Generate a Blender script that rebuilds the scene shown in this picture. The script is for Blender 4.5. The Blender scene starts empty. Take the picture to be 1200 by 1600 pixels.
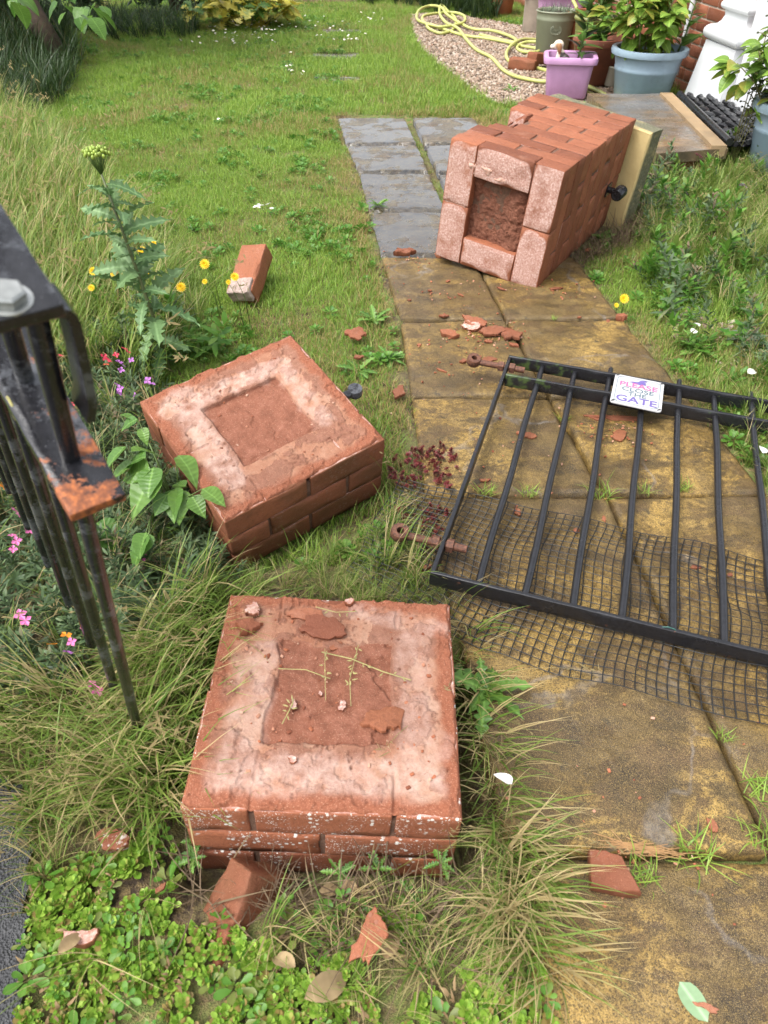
import bpy, math, random
import numpy as np
from mathutils import Vector, Matrix, Euler

R = math.radians
SC = bpy.context.scene
COL = SC.collection
random.seed(5)
RNG = np.random.default_rng(7)

# ------------------------------------------------------------------ camera, light, exposure
FPX, PITCH, CAMH = 1130.0, R(42.0), 1.22
cd = bpy.data.cameras.new('camera')
cam = bpy.data.objects.new('camera', cd); COL.objects.link(cam)
cam.location = (0, 0, CAMH); cam.rotation_euler = (R(90) - PITCH, 0, 0)
cd.sensor_fit = 'VERTICAL'; cd.sensor_height = 36.0; cd.lens = FPX / 1600 * 36.0
cd.clip_start = 0.02; cd.clip_end = 300
cd.dof.use_dof = True; cd.dof.focus_distance = 2.0; cd.dof.aperture_fstop = 8.0
SC.camera = cam

SUN_EL, SUN_AZ = 62.0, 240.0        # azimuth clockwise from +Y: behind the camera, to the left
w = bpy.data.worlds.new('World'); SC.world = w; w.use_nodes = True
wt = w.node_tree; wt.nodes.clear()
sky = wt.nodes.new('ShaderNodeTexSky'); sky.sky_type = 'NISHITA'; sky.sun_disc = False
sky.sun_elevation = R(SUN_EL); sky.sun_rotation = R(SUN_AZ); sky.air_density = 1.0; sky.dust_density = 4.0; sky.ozone_density = 1.0
hs = wt.nodes.new('ShaderNodeHueSaturation'); hs.inputs['Saturation'].default_value = 0.28
bg = wt.nodes.new('ShaderNodeBackground'); bg.inputs['Strength'].default_value = 0.15
wo = wt.nodes.new('ShaderNodeOutputWorld')
wt.links.new(sky.outputs[0], hs.inputs['Color']); wt.links.new(hs.outputs[0], bg.inputs['Color']); wt.links.new(bg.outputs[0], wo.inputs[0])
sd = bpy.data.lights.new('sun', 'SUN'); sd.energy = 1.25; sd.angle = R(34); sd.color = (1, .98, .95)
sun = bpy.data.objects.new('sun', sd); COL.objects.link(sun)
az, el = R(SUN_AZ), R(SUN_EL)
sdir = Vector((math.sin(az) * math.cos(el), math.cos(az) * math.cos(el), math.sin(el)))
sun.rotation_euler = sdir.to_track_quat('Z', 'Y').to_euler(); sun.location = (0, 0, 8)
SC.view_settings.view_transform = 'Standard'; SC.view_settings.look = 'None'
SC.view_settings.exposure = 1.44; SC.view_settings.gamma = 1.0; SC.view_settings.use_curve_mapping = False
SC.cycles.use_denoising = True; SC.cycles.max_bounces = 7; SC.cycles.transparent_max_bounces = 8
SC.cycles.diffuse_bounces = 4; SC.cycles.glossy_bounces = 3; SC.cycles.caustics_reflective = False; SC.cycles.caustics_refractive = False

def at(px, py, z=0.0):
    """world point at height z seen at photo pixel px, py"""
    a, b = (px - 600) / FPX, (py - 800) / FPX
    d = Vector((a, math.cos(PITCH) - b * math.sin(PITCH), -math.sin(PITCH) - b * math.cos(PITCH)))
    t = (z - CAMH) / d.z
    return Vector((d.x * t, d.y * t, z))

# ------------------------------------------------------------------ numpy noise
_p = np.random.default_rng(3).permutation(512); _p = np.concatenate([_p, _p, _p])
_g = np.random.default_rng(4).normal(size=(512, 3)); _g /= np.linalg.norm(_g, axis=1)[:, None]
def perlin(p):
    p = np.asarray(p, float); i = np.floor(p).astype(int); f = p - i; i &= 511
    u = f * f * f * (f * (f * 6 - 15) + 10); out = 0
    for dx in (0, 1):
        for dy in (0, 1):
            for dz in (0, 1):
                h = _p[_p[_p[(i[..., 0] + dx) & 511] + ((i[..., 1] + dy) & 511)] + ((i[..., 2] + dz) & 511)] & 511
                g = _g[h]; d = f - (dx, dy, dz)
                wgt = (u[..., 0] if dx else 1 - u[..., 0]) * (u[..., 1] if dy else 1 - u[..., 1]) * (u[..., 2] if dz else 1 - u[..., 2])
                out = out + wgt * (g * d).sum(-1)
    return out * 1.5
def fbm(p, o=4, lac=2.1, gain=.5):
    p = np.asarray(p, float); s = 0; a = 1.0
    for k in range(o):
        s = s + a * perlin(p + 17.3 * k); p = p * lac; a *= gain
    return s
def P2(x, y, s, z=0.0): return np.stack([np.asarray(x) * s, np.asarray(y) * s, np.zeros_like(np.asarray(x, float)) + z], -1)
def sstep(a, b, x): t = np.clip((x - a) / (b - a), 0, 1); return t * t * (3 - 2 * t)
def inpoly(x, y, poly):
    x = np.asarray(x); y = np.asarray(y); c = np.zeros(x.shape, bool); n = len(poly)
    for i in range(n):
        x1, y1 = poly[i][:2]; x2, y2 = poly[(i + 1) % n][:2]
        if y1 == y2: continue
        k = ((y1 > y) != (y2 > y)) & (x < (x2 - x1) * (y - y1) / (y2 - y1) + x1); c ^= k
    return c
def pxpoly(pts, z=0.0): return [tuple(at(a, b, z))[:2] for a, b in pts]

# ------------------------------------------------------------------ material helper
class T:
    def __init__(s, name):
        s.m = bpy.data.materials.new(name); s.m.use_nodes = True; s.t = s.m.node_tree; s.t.nodes.clear()
        s.out = s.t.nodes.new('ShaderNodeOutputMaterial'); s.tc = s.t.nodes.new('ShaderNodeTexCoord')
        s.obj = s.tc.outputs['Object']
    def n(s, typ, i=None, **k):
        nd = s.t.nodes.new('ShaderNode' + typ)
        for a, v in k.items(): setattr(nd, a, v)
        for a, v in (i or {}).items():
            if isinstance(v, bpy.types.NodeSocket): s.t.links.new(v, nd.inputs[a])
            elif v is not None: nd.inputs[a].default_value = v
        return nd
    def vary(s, amt=13.0):
        oi = s.n('ObjectInfo')
        c = s.n('CombineXYZ', {0: oi.outputs['Random'], 1: oi.outputs['Random'], 2: oi.outputs['Random']})
        v = s.n('VectorMath', {0: c.outputs[0], 1: (amt, amt * 2.7, amt * .7)}, operation='MULTIPLY')
        s.obj = s.n('VectorMath', {0: s.obj, 1: v.outputs[0]}, operation='ADD').outputs[0]; s.rnd = oi.outputs['Random']
    def noise(s, scale, det=4, rough=.6, vec=None, dist=0.0, sc=None):
        v = vec or s.obj
        if sc: v = s.n('Mapping', {'Vector': v, 'Scale': sc}).outputs[0]
        return s.n('TexNoise', {'Vector': v, 'Scale': scale, 'Detail': det, 'Roughness': rough, 'Distortion': dist}).outputs[0]
    def vor(s, scale, feature='F1', vec=None, rand=1.0):
        return s.n('TexVoronoi', {'Vector': vec or s.obj, 'Scale': scale, 'Randomness': rand}, feature=feature)
    def ramp(s, f, st, interp='LINEAR'):
        nd = s.n('ValToRGB', {0: f}); cr = nd.color_ramp; cr.interpolation = interp
        while len(cr.elements) < len(st): cr.elements.new(.5)
        for e, (p, c) in zip(cr.elements, st):
            e.position = p; e.color = (c, c, c, 1) if isinstance(c, (int, float)) else (*c, 1)
        return nd.outputs[0]
    def mix(s, f, a, b, mode='MIX'):
        nd = s.n('Mix', data_type='RGBA', blend_type=mode)
        for k, v in ((0, f), (6, a), (7, b)):
            if isinstance(v, bpy.types.NodeSocket): s.t.links.new(v, nd.inputs[k])
            else: nd.inputs[k].default_value = v if isinstance(v, (int, float)) else (*v, 1)
        return nd.outputs[2]
    def math(s, op, a, b=0.0, c=None, clamp=False):
        nd = s.n('Math', {0: a, 1: b}, operation=op, use_clamp=clamp)
        return nd.outputs[0]
    def bump(s, h, st=.5, d=.01, nrm=None):
        return s.n('Bump', {'Height': h, 'Strength': st, 'Distance': d, 'Normal': nrm}).outputs[0]
    def attr(s, name, typ='GEOMETRY'): return s.n('Attribute', attribute_name=name, attribute_type=typ)
    def bsdf(s, col, rough=.6, nrm=None, **k):
        b = s.n('BsdfPrincipled', {'Base Color': col if isinstance(col, bpy.types.NodeSocket) else (*col, 1), 'Roughness': rough, 'Normal': nrm})
        for a, v in k.items():
            a = a.replace('_', ' ')
            if isinstance(v, bpy.types.NodeSocket): s.t.links.new(v, b.inputs[a])
            else: b.inputs[a].default_value = v
        return b
    def done(s, b): s.t.links.new(b.outputs[0], s.out.inputs[0]); return s.m
    def leafy(s, col, rough=.45, tr=.35, nrm=None, trcol=None):
        b = s.bsdf(col, rough, nrm); b.inputs['Specular IOR Level'].default_value = .35
        tl = s.n('BsdfTranslucent', {'Color': trcol or col})
        mx = s.n('MixShader', {0: tr, 1: b.outputs[0], 2: tl.outputs[0]})
        s.t.links.new(mx.outputs[0], s.out.inputs[0]); return s.m
def V(x): return (x, x, x)

# ------------------------------------------------------------------ mesh helper
class MB:
    def __init__(s): s.v = []; s.f = []; s.mi = []
    def add(s, v, f, mi=0):
        o = len(s.v); s.v += [tuple(p) for p in v]; s.f += [tuple(i + o for i in q) for q in f]; s.mi += [mi] * len(f); return s
    def box(s, c, size, M=None, mi=0):
        a, b, d = (x / 2 for x in size); vs = [Vector((x, y, z)) for x in (-a, a) for y in (-b, b) for z in (-d, d)]
        if M: vs = [M @ p for p in vs]
        vs = [p + Vector(c) for p in vs]
        return s.add(vs, [(0, 1, 3, 2), (4, 6, 7, 5), (0, 4, 5, 1), (2, 3, 7, 6), (0, 2, 6, 4), (1, 5, 7, 3)], mi)
    def tube(s, pts, r, n=8, cap=True, mi=0):
        pts = [Vector(p) for p in pts]; k = len(pts); rs = r if isinstance(r, (list, tuple)) else [r] * k
        up = None; vs = []
        for i, p in enumerate(pts):
            t = (pts[min(i + 1, k - 1)] - pts[max(i - 1, 0)]).normalized()
            if up is None:
                up = Vector((0, 0, 1)) if abs(t.z) < .9 else Vector((1, 0, 0))
            a = t.cross(up)
            if a.length < 1e-5: a = t.cross(Vector((1, .3, .2)))
            a.normalize(); b = a.cross(t).normalized(); up = b
            for j in range(n):
                q = 2 * math.pi * j / n; vs.append(p + (a * math.cos(q) + b * math.sin(q)) * rs[i])
        fs = [(i * n + j, i * n + (j + 1) % n, (i + 1) * n + (j + 1) % n, (i + 1) * n + j) for i in range(k - 1) for j in range(n)]
        if cap: fs += [tuple(range(n - 1, -1, -1)), tuple((k - 1) * n + j for j in range(n))]
        return s.add(vs, fs, mi)
    def lathe(s, prof, n=32, M=None, mi=0):
        k = len(prof); vs = []
        for r, z in prof:
            for j in range(n):
                q = 2 * math.pi * j / n; p = Vector((r * math.cos(q), r * math.sin(q), z)); vs.append(M @ p if M else p)
        fs = [(i * n + j, i * n + (j + 1) % n, (i + 1) * n + (j + 1) % n, (i + 1) * n + j) for i in range(k - 1) for j in range(n)]
        fs += [tuple(range(n - 1, -1, -1)), tuple((k - 1) * n + j for j in range(n))]
        return s.add(vs, fs, mi)
    def mesh(s, name, mats=(), smooth=False):
        me = bpy.data.meshes.new(name); me.from_pydata(s.v, [], s.f)
        for m in (mats if isinstance(mats, (list, tuple)) else [mats]): me.materials.append(m)
        if any(s.mi): me.polygons.foreach_set('material_index', s.mi)
        if smooth: me.polygons.foreach_set('use_smooth', [True] * len(s.f))
        me.update(); return me
def link(name, data, parent=None, loc=None, rot=None, scl=None, M=None):
    o = bpy.data.objects.new(name, data); COL.objects.link(o)
    if parent: o.parent = parent
    if M is not None: o.matrix_local = M
    else:
        if loc is not None: o.location = loc
        if rot is not None: o.rotation_euler = rot
        if scl is not None: o.scale = scl if hasattr(scl, '__len__') else (scl,) * 3
    return o
def tag(o, label=None, cat=None, group=None, kind=None):
    if label: o['label'] = label
    if cat: o['category'] = cat
    if group: o['group'] = group
    if kind: o['kind'] = kind
    return o
def thing(name, label, cat, loc=(0, 0, 0), rot=(0, 0, 0), group=None, M=None):
    o = link(name, None, None, loc, rot, None, M); o.empty_display_size = .05
    return tag(o, label, cat, group)
def npmesh(name, v, f, mat=None, smooth=True):
    me = bpy.data.meshes.new(name); v = np.asarray(v, np.float32); f = np.asarray(f, np.int32); k = f.shape[1]
    me.vertices.add(len(v)); me.vertices.foreach_set('co', v.ravel())
    me.loops.add(f.size); me.loops.foreach_set('vertex_index', f.ravel())
    me.polygons.add(len(f)); me.polygons.foreach_set('loop_start', np.arange(0, f.size, k, dtype=np.int32))
    me.polygons.foreach_set('use_smooth', np.full(len(f), smooth))
    if mat: me.materials.append(mat)
    me.update(calc_edges=True); return me
def gridmesh(name, X, Y, Z, mat, smooth=True, mask=None):
    ny, nx = X.shape; v = np.stack([X, Y, Z], -1).reshape(-1, 3); i = np.arange(ny * nx).reshape(ny, nx)
    f = np.stack([i[:-1, :-1], i[:-1, 1:], i[1:, 1:], i[1:, :-1]], -1).reshape(-1, 4)
    if mask is not None: f = f[mask.reshape(-1)]
    return npmesh(name, v, f, mat, smooth)
def smooth_by_angle(me, deg=40):
    me.polygons.foreach_set('use_smooth', [True] * len(me.polygons))
    try: me.set_sharp_from_angle(angle=R(deg))
    except Exception: pass
    return me
def attach_float(me, name, arr, dom='POINT'):
    a = me.attributes.new(name, 'FLOAT', dom); a.data.foreach_set('value', np.asarray(arr, np.float32))

# ------------------------------------------------------------------ layout
LEFT = [(-.6, .30), (0, .25), (.5, .21), (.95, .16), (1.43, .11), (1.89, .085), (2.40, .06), (2.96, -.01), (3.48, -.07), (4.04, -.13), (4.58, -.22), (5.22, -.31)]
CEN = [(-.6, .75), (0, .70), (.51, .65), (.95, .615), (1.42, .58), (1.88, .51), (2.38, .44), (2.94, .37), (3.46, .32), (4.02, .265), (4.51, .22), (5.1, .16)]
def lx(y): return np.interp(y, [a for a, _ in LEFT], [b for _, b in LEFT])
def cx(y): return np.interp(y, [a for a, _ in CEN], [b for _, b in CEN])
def rx(y): return cx(y) + .42
MA = Matrix(((.999, .018, .045, -.316), (-.018, 1.0, .002, .525), (-.045, -.003, .999, .131), (0, 0, 0, 1)))     # broken stub, near
MBm = Matrix(((.812, -.582, .043, -.356), (.573, .783, -.24, 1.185), (.106, .22, .97, .121), (0, 0, 0, 1)))      # tilted chunk
def ortho(M):
    x = M.col[0].to_3d().normalized(); y = M.col[1].to_3d(); y = (y - x * x.dot(y)).normalized(); z = x.cross(y)
    m = Matrix.Identity(4)
    for i, c in enumerate((x, y, z)):
        for k in range(3): m[k][i] = c[k]
    m.translation = M.translation; return m
MA, MBm = ortho(MA), ortho(MBm)
# fallen pier: local z runs along the shaft from broken foot to coping, local x to the right
cxv, cyv, czv = Vector((.842, -.529, -.102)), Vector((.533, .846, .008)), Vector((.082, -.061, .995))
MC = Matrix.Identity(4)
_x = cxv.normalized(); _z = (cyv - _x * _x.dot(cyv)).normalized(); _y = _z.cross(_x)
for i, c in enumerate((_x, _y, _z)):
    for k in range(3): MC[k][i] = c[k]
MC.translation = Vector((.247, 2.853, .473))        # top-left corner of the foot face; local y points down
GRAVEL = pxpoly([(640, 22), (655, 70), (700, 110), (770, 160), (870, 165), (1060, 160), (1000, 100), (930, 60), (890, 52), (760, 30), (700, 18)])
ASPH = [(-.48, -1), (-.485, .1), (-.535, .35), (-.585, .52), (-.64, .62), (-.75, .68), (-1.2, .75), (-4, .85), (-4, -1)]

def gz(x, y):
    x = np.asarray(x, float); y = np.asarray(y, float)
    z = -.014 + .010 * fbm(P2(x, y, 1.3), 3) + .004 * fbm(P2(x, y, 9, 3.), 2)
    # the hole the stub rocked in
    dx = np.maximum(np.maximum(-.318 - x, x - .126), 0); dy = np.maximum(np.maximum(.53 - y, y - .97), 0); d = np.hypot(dx, dy)
    side = np.where((x > .126) | (y < .53), 1.0, .25)
    z = z - .13 * side * np.exp(-(d / .055) ** 2)
    z = np.where((x > -.30) & (x < .11) & (y > .55) & (y < .95), -.14, z)
    z = z + .05 * np.exp(-(((x - .45) / .5) ** 2 + ((y - .0) / .3) ** 2)) * 0
    # the dent the tilted chunk made in the soft bed
    tt = np.clip(((x + .366) * .356 + (y - 1.24) * .25) / (.356 ** 2 + .25 ** 2), 0, 1); dd = np.hypot(x + .366 - tt * .356, y - 1.24 - tt * .25)
    z = z - (.105 - .05 * tt) * np.exp(-(dd / .085) ** 2)
    # bank under the tree at the left
    z = z + .35 * np.exp(-(((x + 3.1) / .55) ** 2 + ((y - 7.0) / .6) ** 2))
    # soil level under the paving and asphalt
    onp = (x > lx(y) + .01) & (x < rx(y) - .01) & (y < 5.2)
    z = np.where(onp, -.05, z)
    return z

# ------------------------------------------------------------------ materials
def m_soil():
    t = T('soil_and_thatch'); a = t.noise(3, 5); b = t.noise(60, 3); c = t.noise(400, 2)
    soil = t.ramp(b, [(.3, (.045, .028, .017)), (.7, (.11, .07, .04))])
    straw = t.ramp(c, [(.35, (.12, .09, .04)), (.65, (.34, .24, .105))])
    moss = t.ramp(c, [(.3, (.06, .105, .018)), (.7, (.17, .24, .045))])
    col = t.mix(t.ramp(a, [(.42, 0), (.6, 1)]), t.mix(t.ramp(b, [(.4, 0), (.6, 1)]), soil, straw), t.mix(t.ramp(b, [(.35, 0), (.55, 1)]), straw, moss))
    return t.done(t.bsdf(col, .85, t.bump(t.math('ADD', b, c), .8, .012)))
def m_asphalt():
    t = T('asphalt'); v = t.vor(260); n = t.noise(8, 4); n2 = t.noise(500, 2)
    col = t.mix(t.ramp(n, [(.4, 0), (.65, 1)]), (.022, .022, .024), (.05, .05, .052))
    col = t.mix(t.ramp(n2, [(.62, 0), (.72, .6)]), col, (.13, .13, .125))
    return t.done(t.bsdf(col, t.ramp(n, [(.3, .35), (.7, .7)]), t.bump(v.outputs['Distance'], .9, .006)))
def m_stone(name, ochre, grey):
    t = T(name); t.vary()
    big = t.noise(2.6, 5, .62); mid = t.noise(16, 6, .7); fine = t.noise(75, 5, .75); grit = t.noise(330, 3, .7); mic = t.noise(800, 2)
    a = t.ramp(fine, [(.36, ochre[0]), (.48, ochre[1]), (.60, ochre[2])])
    if ochre[3] > .43: a = t.mix(t.ramp(t.noise(3.4, 5, .7), [(.47, 0), (.58, .75)]), a, t.ramp(fine, [(.36, ochre[1]), (.5, tuple(x * 1.15 for x in ochre[2])), (.64, (.40, .27, .085))]))
    g = t.ramp(mid, [(.3, grey[0]), (.5, grey[1]), (.72, grey[2])])
    col = t.mix(t.ramp(big, [(ochre[3], 1), (ochre[3] + .14, 0)]), a, g)
    # dark algae stains and purple-brown iron bands with a shape of their own
    st = t.noise(7, 6, .72, dist=.6, sc=(1, 1.8, 1))
    col = t.mix(t.ramp(st, [(.49, 0), (.54, .72), (.66, .92)]), col, t.mix(t.ramp(mid, [(.4, 0), (.6, 1)]), (.018, .013, .010), (.062, .034, .019)))
    spot = t.vor(11).outputs['Distance']
    sp2 = t.noise(40, 4)
    col = t.mix(t.math('MULTIPLY', t.ramp(spot, [(.10, 1), (.16, 0)]), t.ramp(sp2, [(.45, 0), (.55, .9)])), col, (.018, .018, .017))
    col = t.mix(t.ramp(grit, [(.43, .88), (.51, 0)]), col, (.035, .023, .011))
    col = t.mix(t.ramp(mic, [(.53, 0), (.62, .55)]), col, (.40, .28, .105) if ochre[3] < .5 else (.42, .42, .40))
    if ochre[3] > .43:   # meandering mineral veins
        vd = t.n('VectorMath', {0: t.n('TexNoise', {'Vector': t.obj, 'Scale': 5.0, 'Detail': 3}).outputs['Color'], 1: V(.35)}, operation='MULTIPLY').outputs[0]
        ve = t.vor(2.1, 'DISTANCE_TO_EDGE', t.n('VectorMath', {0: t.obj, 1: vd}, operation='ADD').outputs[0]).outputs['Distance']
        vm = t.math('MULTIPLY', t.ramp(ve, [(.006, 1), (.020, 0)]), t.ramp(t.noise(3.3, 3), [(.49, 0), (.60, .42)]))
        col = t.mix(vm, col, t.mix(t.ramp(fine, [(.4, 0), (.6, 1)]), (.10, .09, .085), (.24, .22, .20)))
    else:                # black water stains and thin films of standing water
        col = t.mix(t.ramp(t.noise(9, 6, .75, dist=.8, sc=(1, 2.2, 1)), [(.55, 0), (.62, .85)]), col, (.022, .021, .02))
        cl_ = t.noise(4.5, 4, .55, dist=.5, sc=(1, 2.6, 1)); col = t.mix(t.ramp(cl_, [(.488, 0), (.5, .9), (.506, 0)]), col, (.012, .012, .011)); cl2 = t.noise(7, 5, .6, dist=.6, sc=(1, 3.0, 1)); col = t.mix(t.ramp(cl2, [(.55, 0), (.56, .8), (.568, 0)]), col, (.012, .012, .011))
    wet = t.noise(5, 5, .65, dist=.3)
    film = t.ramp(wet, [(.50, 1), (.57, 0)]) if ochre[3] < .43 else t.ramp(wet, [(.34, .3), (.5, 0)])
    col = t.mix(t.math('MULTIPLY', film, .45), col, tuple(x * .35 for x in grey[1]))
    rough = t.ramp(wet, [(.42, grey[3]), (.60, ochre[4])])
    dry = t.math('SUBTRACT', 1.0, film)
    rough = t.mix(t.math('MULTIPLY', dry, t.ramp(grit, [(.4, .35), (.6, 0)])), rough, V(.8))
    h = t.math('ADD', t.math('MULTIPLY', fine, 1.0), t.math('ADD', t.math('MULTIPLY', grit, .5), t.math('MULTIPLY', mid, 1.2)))
    nb = t.bump(t.math('MULTIPLY', h, dry), .55, .006)
    if ochre[3] < .43:   # a film of standing rain water lies level
        nm = t.n('Mix', {0: film, 4: nb, 5: (0, 0, 1)}, data_type='VECTOR'); nb = nm.outputs[1]
    b = t.bsdf(col, rough, nb); b.inputs['Specular IOR Level'].default_value = .32 if ochre[3] > .43 else 1.0
    return t.done(b)
SAND = m_stone('wet_ochre_stone', ((.034, .019, .006), (.135, .078, .019), (.33, .21, .055), .46, .55), ((.032, .021, .010), (.088, .057, .022), (.175, .12, .052), .22))
SLATE = m_stone('wet_grey_stone', ((.042, .036, .025), (.085, .077, .058), (.15, .13, .09), .36, .34), ((.020, .020, .021), (.055, .057, .060), (.13, .13, .13), .03))
def m_brick(name, pale=.0, lichen=0., dark=.0, hue=0.):
    t = T(name); ob = t.obj; t.vary(); rnd = t.rnd
    a = t.noise(9, 5); f = t.noise(140, 4, .7); g = t.noise(520, 2)
    col = t.ramp(a, [(.25, (.17, .051, .026)), (.5, (.25, .081, .042)), (.75, (.31, .115, .064))])
    col = t.mix(.62, col, t.mix(t.ramp(t.n('TexWhiteNoise', {'Vector': t.n('VectorMath', {0: (1, 1, 1), 1: t.n('CombineXYZ', {0: rnd, 1: rnd, 2: rnd}).outputs[0]}, operation='MULTIPLY').outputs[0]}).outputs['Value'], [(.0, 0), (1, 1)]), (.125, .042, .023), (.34, .125, .062)))
    col = t.mix(t.ramp(f, [(.35, .5), (.5, 0)]), col, (.16, .055, .03))
    if dark: col = t.mix(t.ramp(t.noise(6, 5), [(.38, 0), (.66, dark)]), col, (.10, .05, .022))
    col = t.mix(t.ramp(g, [(.62, 0), (.72, .5)]), col, (.46, .22, .13))
    # scum of old mortar on the bed faces
    nz = t.n('SeparateXYZ', {0: t.tc.outputs['Normal']}).outputs[2]
    bed = t.ramp(t.math('ABSOLUTE', nz), [(.95, 0), (.985, 1)])
    sc = t.ramp(t.noise(13, 6, .7), [(.26, .1), (.50, 1)])
    scum = t.ramp(f, [(.3, (.30, .14, .10)), (.52, (.46, .28, .23)), (.70, (.62, .48, .43))])
    col = t.mix(t.math('MULTIPLY', t.math('MULTIPLY', bed, sc), pale), col, scum)
    # old lime bloom elsewhere
    col = t.mix(t.ramp(t.noise(5, 7, .75), [(.60, 0), (.74, .5)]), col, (.38, .20, .135))
    if lichen:
        d = t.vor(95, rand=1).outputs['Distance']; ns = t.noise(17, 3)
        m = t.math('MULTIPLY', t.ramp(d, [(.26, 1), (.34, 0)]), t.ramp(ns, [(.50, 0), (.58, 1)]))
        d2 = t.vor(230).outputs['Distance']
        m2 = t.math('MULTIPLY', t.ramp(d2, [(.2, 1), (.3, 0)]), t.ramp(t.noise(11, 3), [(.5, 0), (.6, 1)]))
        col = t.mix(t.math('MULTIPLY', t.math('MAXIMUM', m, m2), lichen), col, (.62, .60, .55))
    rough = t.ramp(t.noise(11, 4), [(.35, .42), (.65, .8)])
    h = t.math('ADD', f, t.math('MULTIPLY', g, .5))
    return t.done(t.bsdf(col, rough, t.bump(h, .6, .004), Specular_IOR_Level=.22))
BRICK_STUB = m_brick('lichen_brick', .9, .95)
BRICK_DARK = m_brick('damp_brick', .8, .06, .75)
BRICK_PILLAR = m_brick('orange_brick', 1., .0, .15)
BRICK_HOUSE = m_brick('house_brick', 0., 0., .1)
BRICK_BIT = m_brick('broken_brick', .0, .05, .35)
BRICK_WET = m_brick('wet_dark_brick', .0, .0, .85)
def m_mortar(name, c0, c1, c2, bump=.012):
    t = T(name); f = t.noise(70, 6, .75); g = t.noise(14, 4)
    col = t.ramp(f, [(.3, c0), (.5, c1), (.72, c2)])
    col = t.mix(t.ramp(g, [(.4, 0), (.7, .6)]), col, c0)
    return t.done(t.bsdf(col, .9, t.bump(t.math('ADD', f, t.noise(260, 4)), .9, bump)))
MORTAR = m_mortar('joint_mortar', (.085, .045, .028), (.14, .07, .042), (.20, .11, .07), .004)
RUBBLE = m_mortar('core_mortar', (.11, .036, .018), (.19, .068, .036), (.29, .125, .075), .007)
def m_bed(name, seed, warm):
    """colours of the broken bed: orange brick rim, tan-pink faces, brown mortar skins and white salts"""
    t = T(name); ob = t.n('VectorMath', {0: t.obj, 1: (seed, seed * 2, 0)}, operation='ADD').outputs[0]; t.obj = ob
    lay = t.attr('lay').outputs['Fac']; salt = t.attr('salt').outputs['Fac']; rim = t.attr('rim').outputs['Fac']; pit = t.attr('pit').outputs['Fac']
    big = t.noise(7, 6, .7); mid = t.noise(34, 6, .78); fine = t.noise(210, 4, .8)
    face = t.ramp(big, [(.32, (.25, .10, .056)), (.48, (.31, .15, .092)), (.62, (.35, .205, .14))])
    skin = t.ramp(mid, [(.30, (.15, .060, .037)), (.5, (.205, .088, .056)), (.70, (.28, .135, .092))])
    core = t.ramp(mid, [(.30, (.145, .052, .029)), (.5, (.21, .080, .047)), (.72, (.28, .12, .077))])
    col = t.mix(t.ramp(lay, [(.2, 0), (.42, .8)]), face, skin); col = t.mix(t.ramp(lay, [(.6, 0), (.8, .8)]), col, t.mix(.5, skin, face))
    col = t.mix(t.ramp(lay, [(.95, 0), (1.0, 1)]) if False else t.math('GREATER_THAN', lay, 1.05), col, core)
    col = t.mix(rim, t.ramp(fine, [(.3, (.19, .062, .032)), (.6, (.27, .098, .053))]), col)
    col = t.mix(t.math('MULTIPLY', salt, t.ramp(fine, [(.30, .7), (.6, 1)])), col, t.ramp(mid, [(.3, (.40, .25, .20)), (.65, (.60, .46, .39))]))
    col = t.mix(t.math('MULTIPLY', pit, .6), col, (.11, .032, .016))
    col = t.mix(t.ramp(t.noise(420, 2), [(.60, 0), (.68, .5)]), col, (.46, .28, .19))
    h = t.math('ADD', mid, t.math('MULTIPLY', fine, .6))
    return t.done(t.bsdf(col, t.ramp(big, [(.3, .6), (.7, .9)]), t.bump(h, .8, .005), Specular_IOR_Level=.2))
BED_STUB = m_bed('mortar_bed_worn', 3.1, 0)
BED_CHUNK = m_bed('mortar_bed_salts', 9.7, 0)
def m_iron(name, rust, gloss=.22, fresh=False):
    t = T(name); n = t.noise(26, 6, .7); f = t.noise(160, 4)
    col = t.ramp(f, [(.3, (.006, .006, .007)), (.7, (.016, .016, .019))])
    rc = t.ramp(f, [(.3, (.07, .022, .010)), (.5, (.20, .06, .02)), (.7, (.42, .13, .035))] if fresh else [(.3, (.035, .014, .008)), (.55, (.11, .042, .022)), (.75, (.20, .08, .04))])
    if rust > .33: col = t.mix(t.ramp(t.noise(14, 7, .75), [(.52, 0), (.60, .7)]), col, (.10, .105, .115))  # pale grey patches: worn paint plus wet sky sheen put into the colour
    if fresh:   # the free end of the rail has lost its paint
        x = t.n('SeparateXYZ', {0: t.obj}).outputs[0]
        n = t.math('ADD', n, t.math('MULTIPLY', t.math('MAXIMUM', t.math('SUBTRACT', .035, x), 0.0), 2.6))
    m = t.ramp(n, [(1 - rust - .02, 0), (1 - rust + .03, 1)])
    col = t.mix(m, col, rc)
    wt_ = t.ramp(t.noise(420, 2), [(.66, 0), (.72, .5)])
    col = t.mix(wt_, col, (.10, .10, .105))
    rough = t.mix(m, t.ramp(t.noise(9, 4), [(.3, gloss), (.7, gloss + .2)]), V(.75))
    return t.done(t.bsdf(col, rough, t.bump(t.math('ADD', n, f), .16, .002)))
IRON = m_iron('black_painted_iron', .325)
IRON_ALGAE = IRON.copy(); IRON_ALGAE.name = 'algae_stained_iron'
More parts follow.
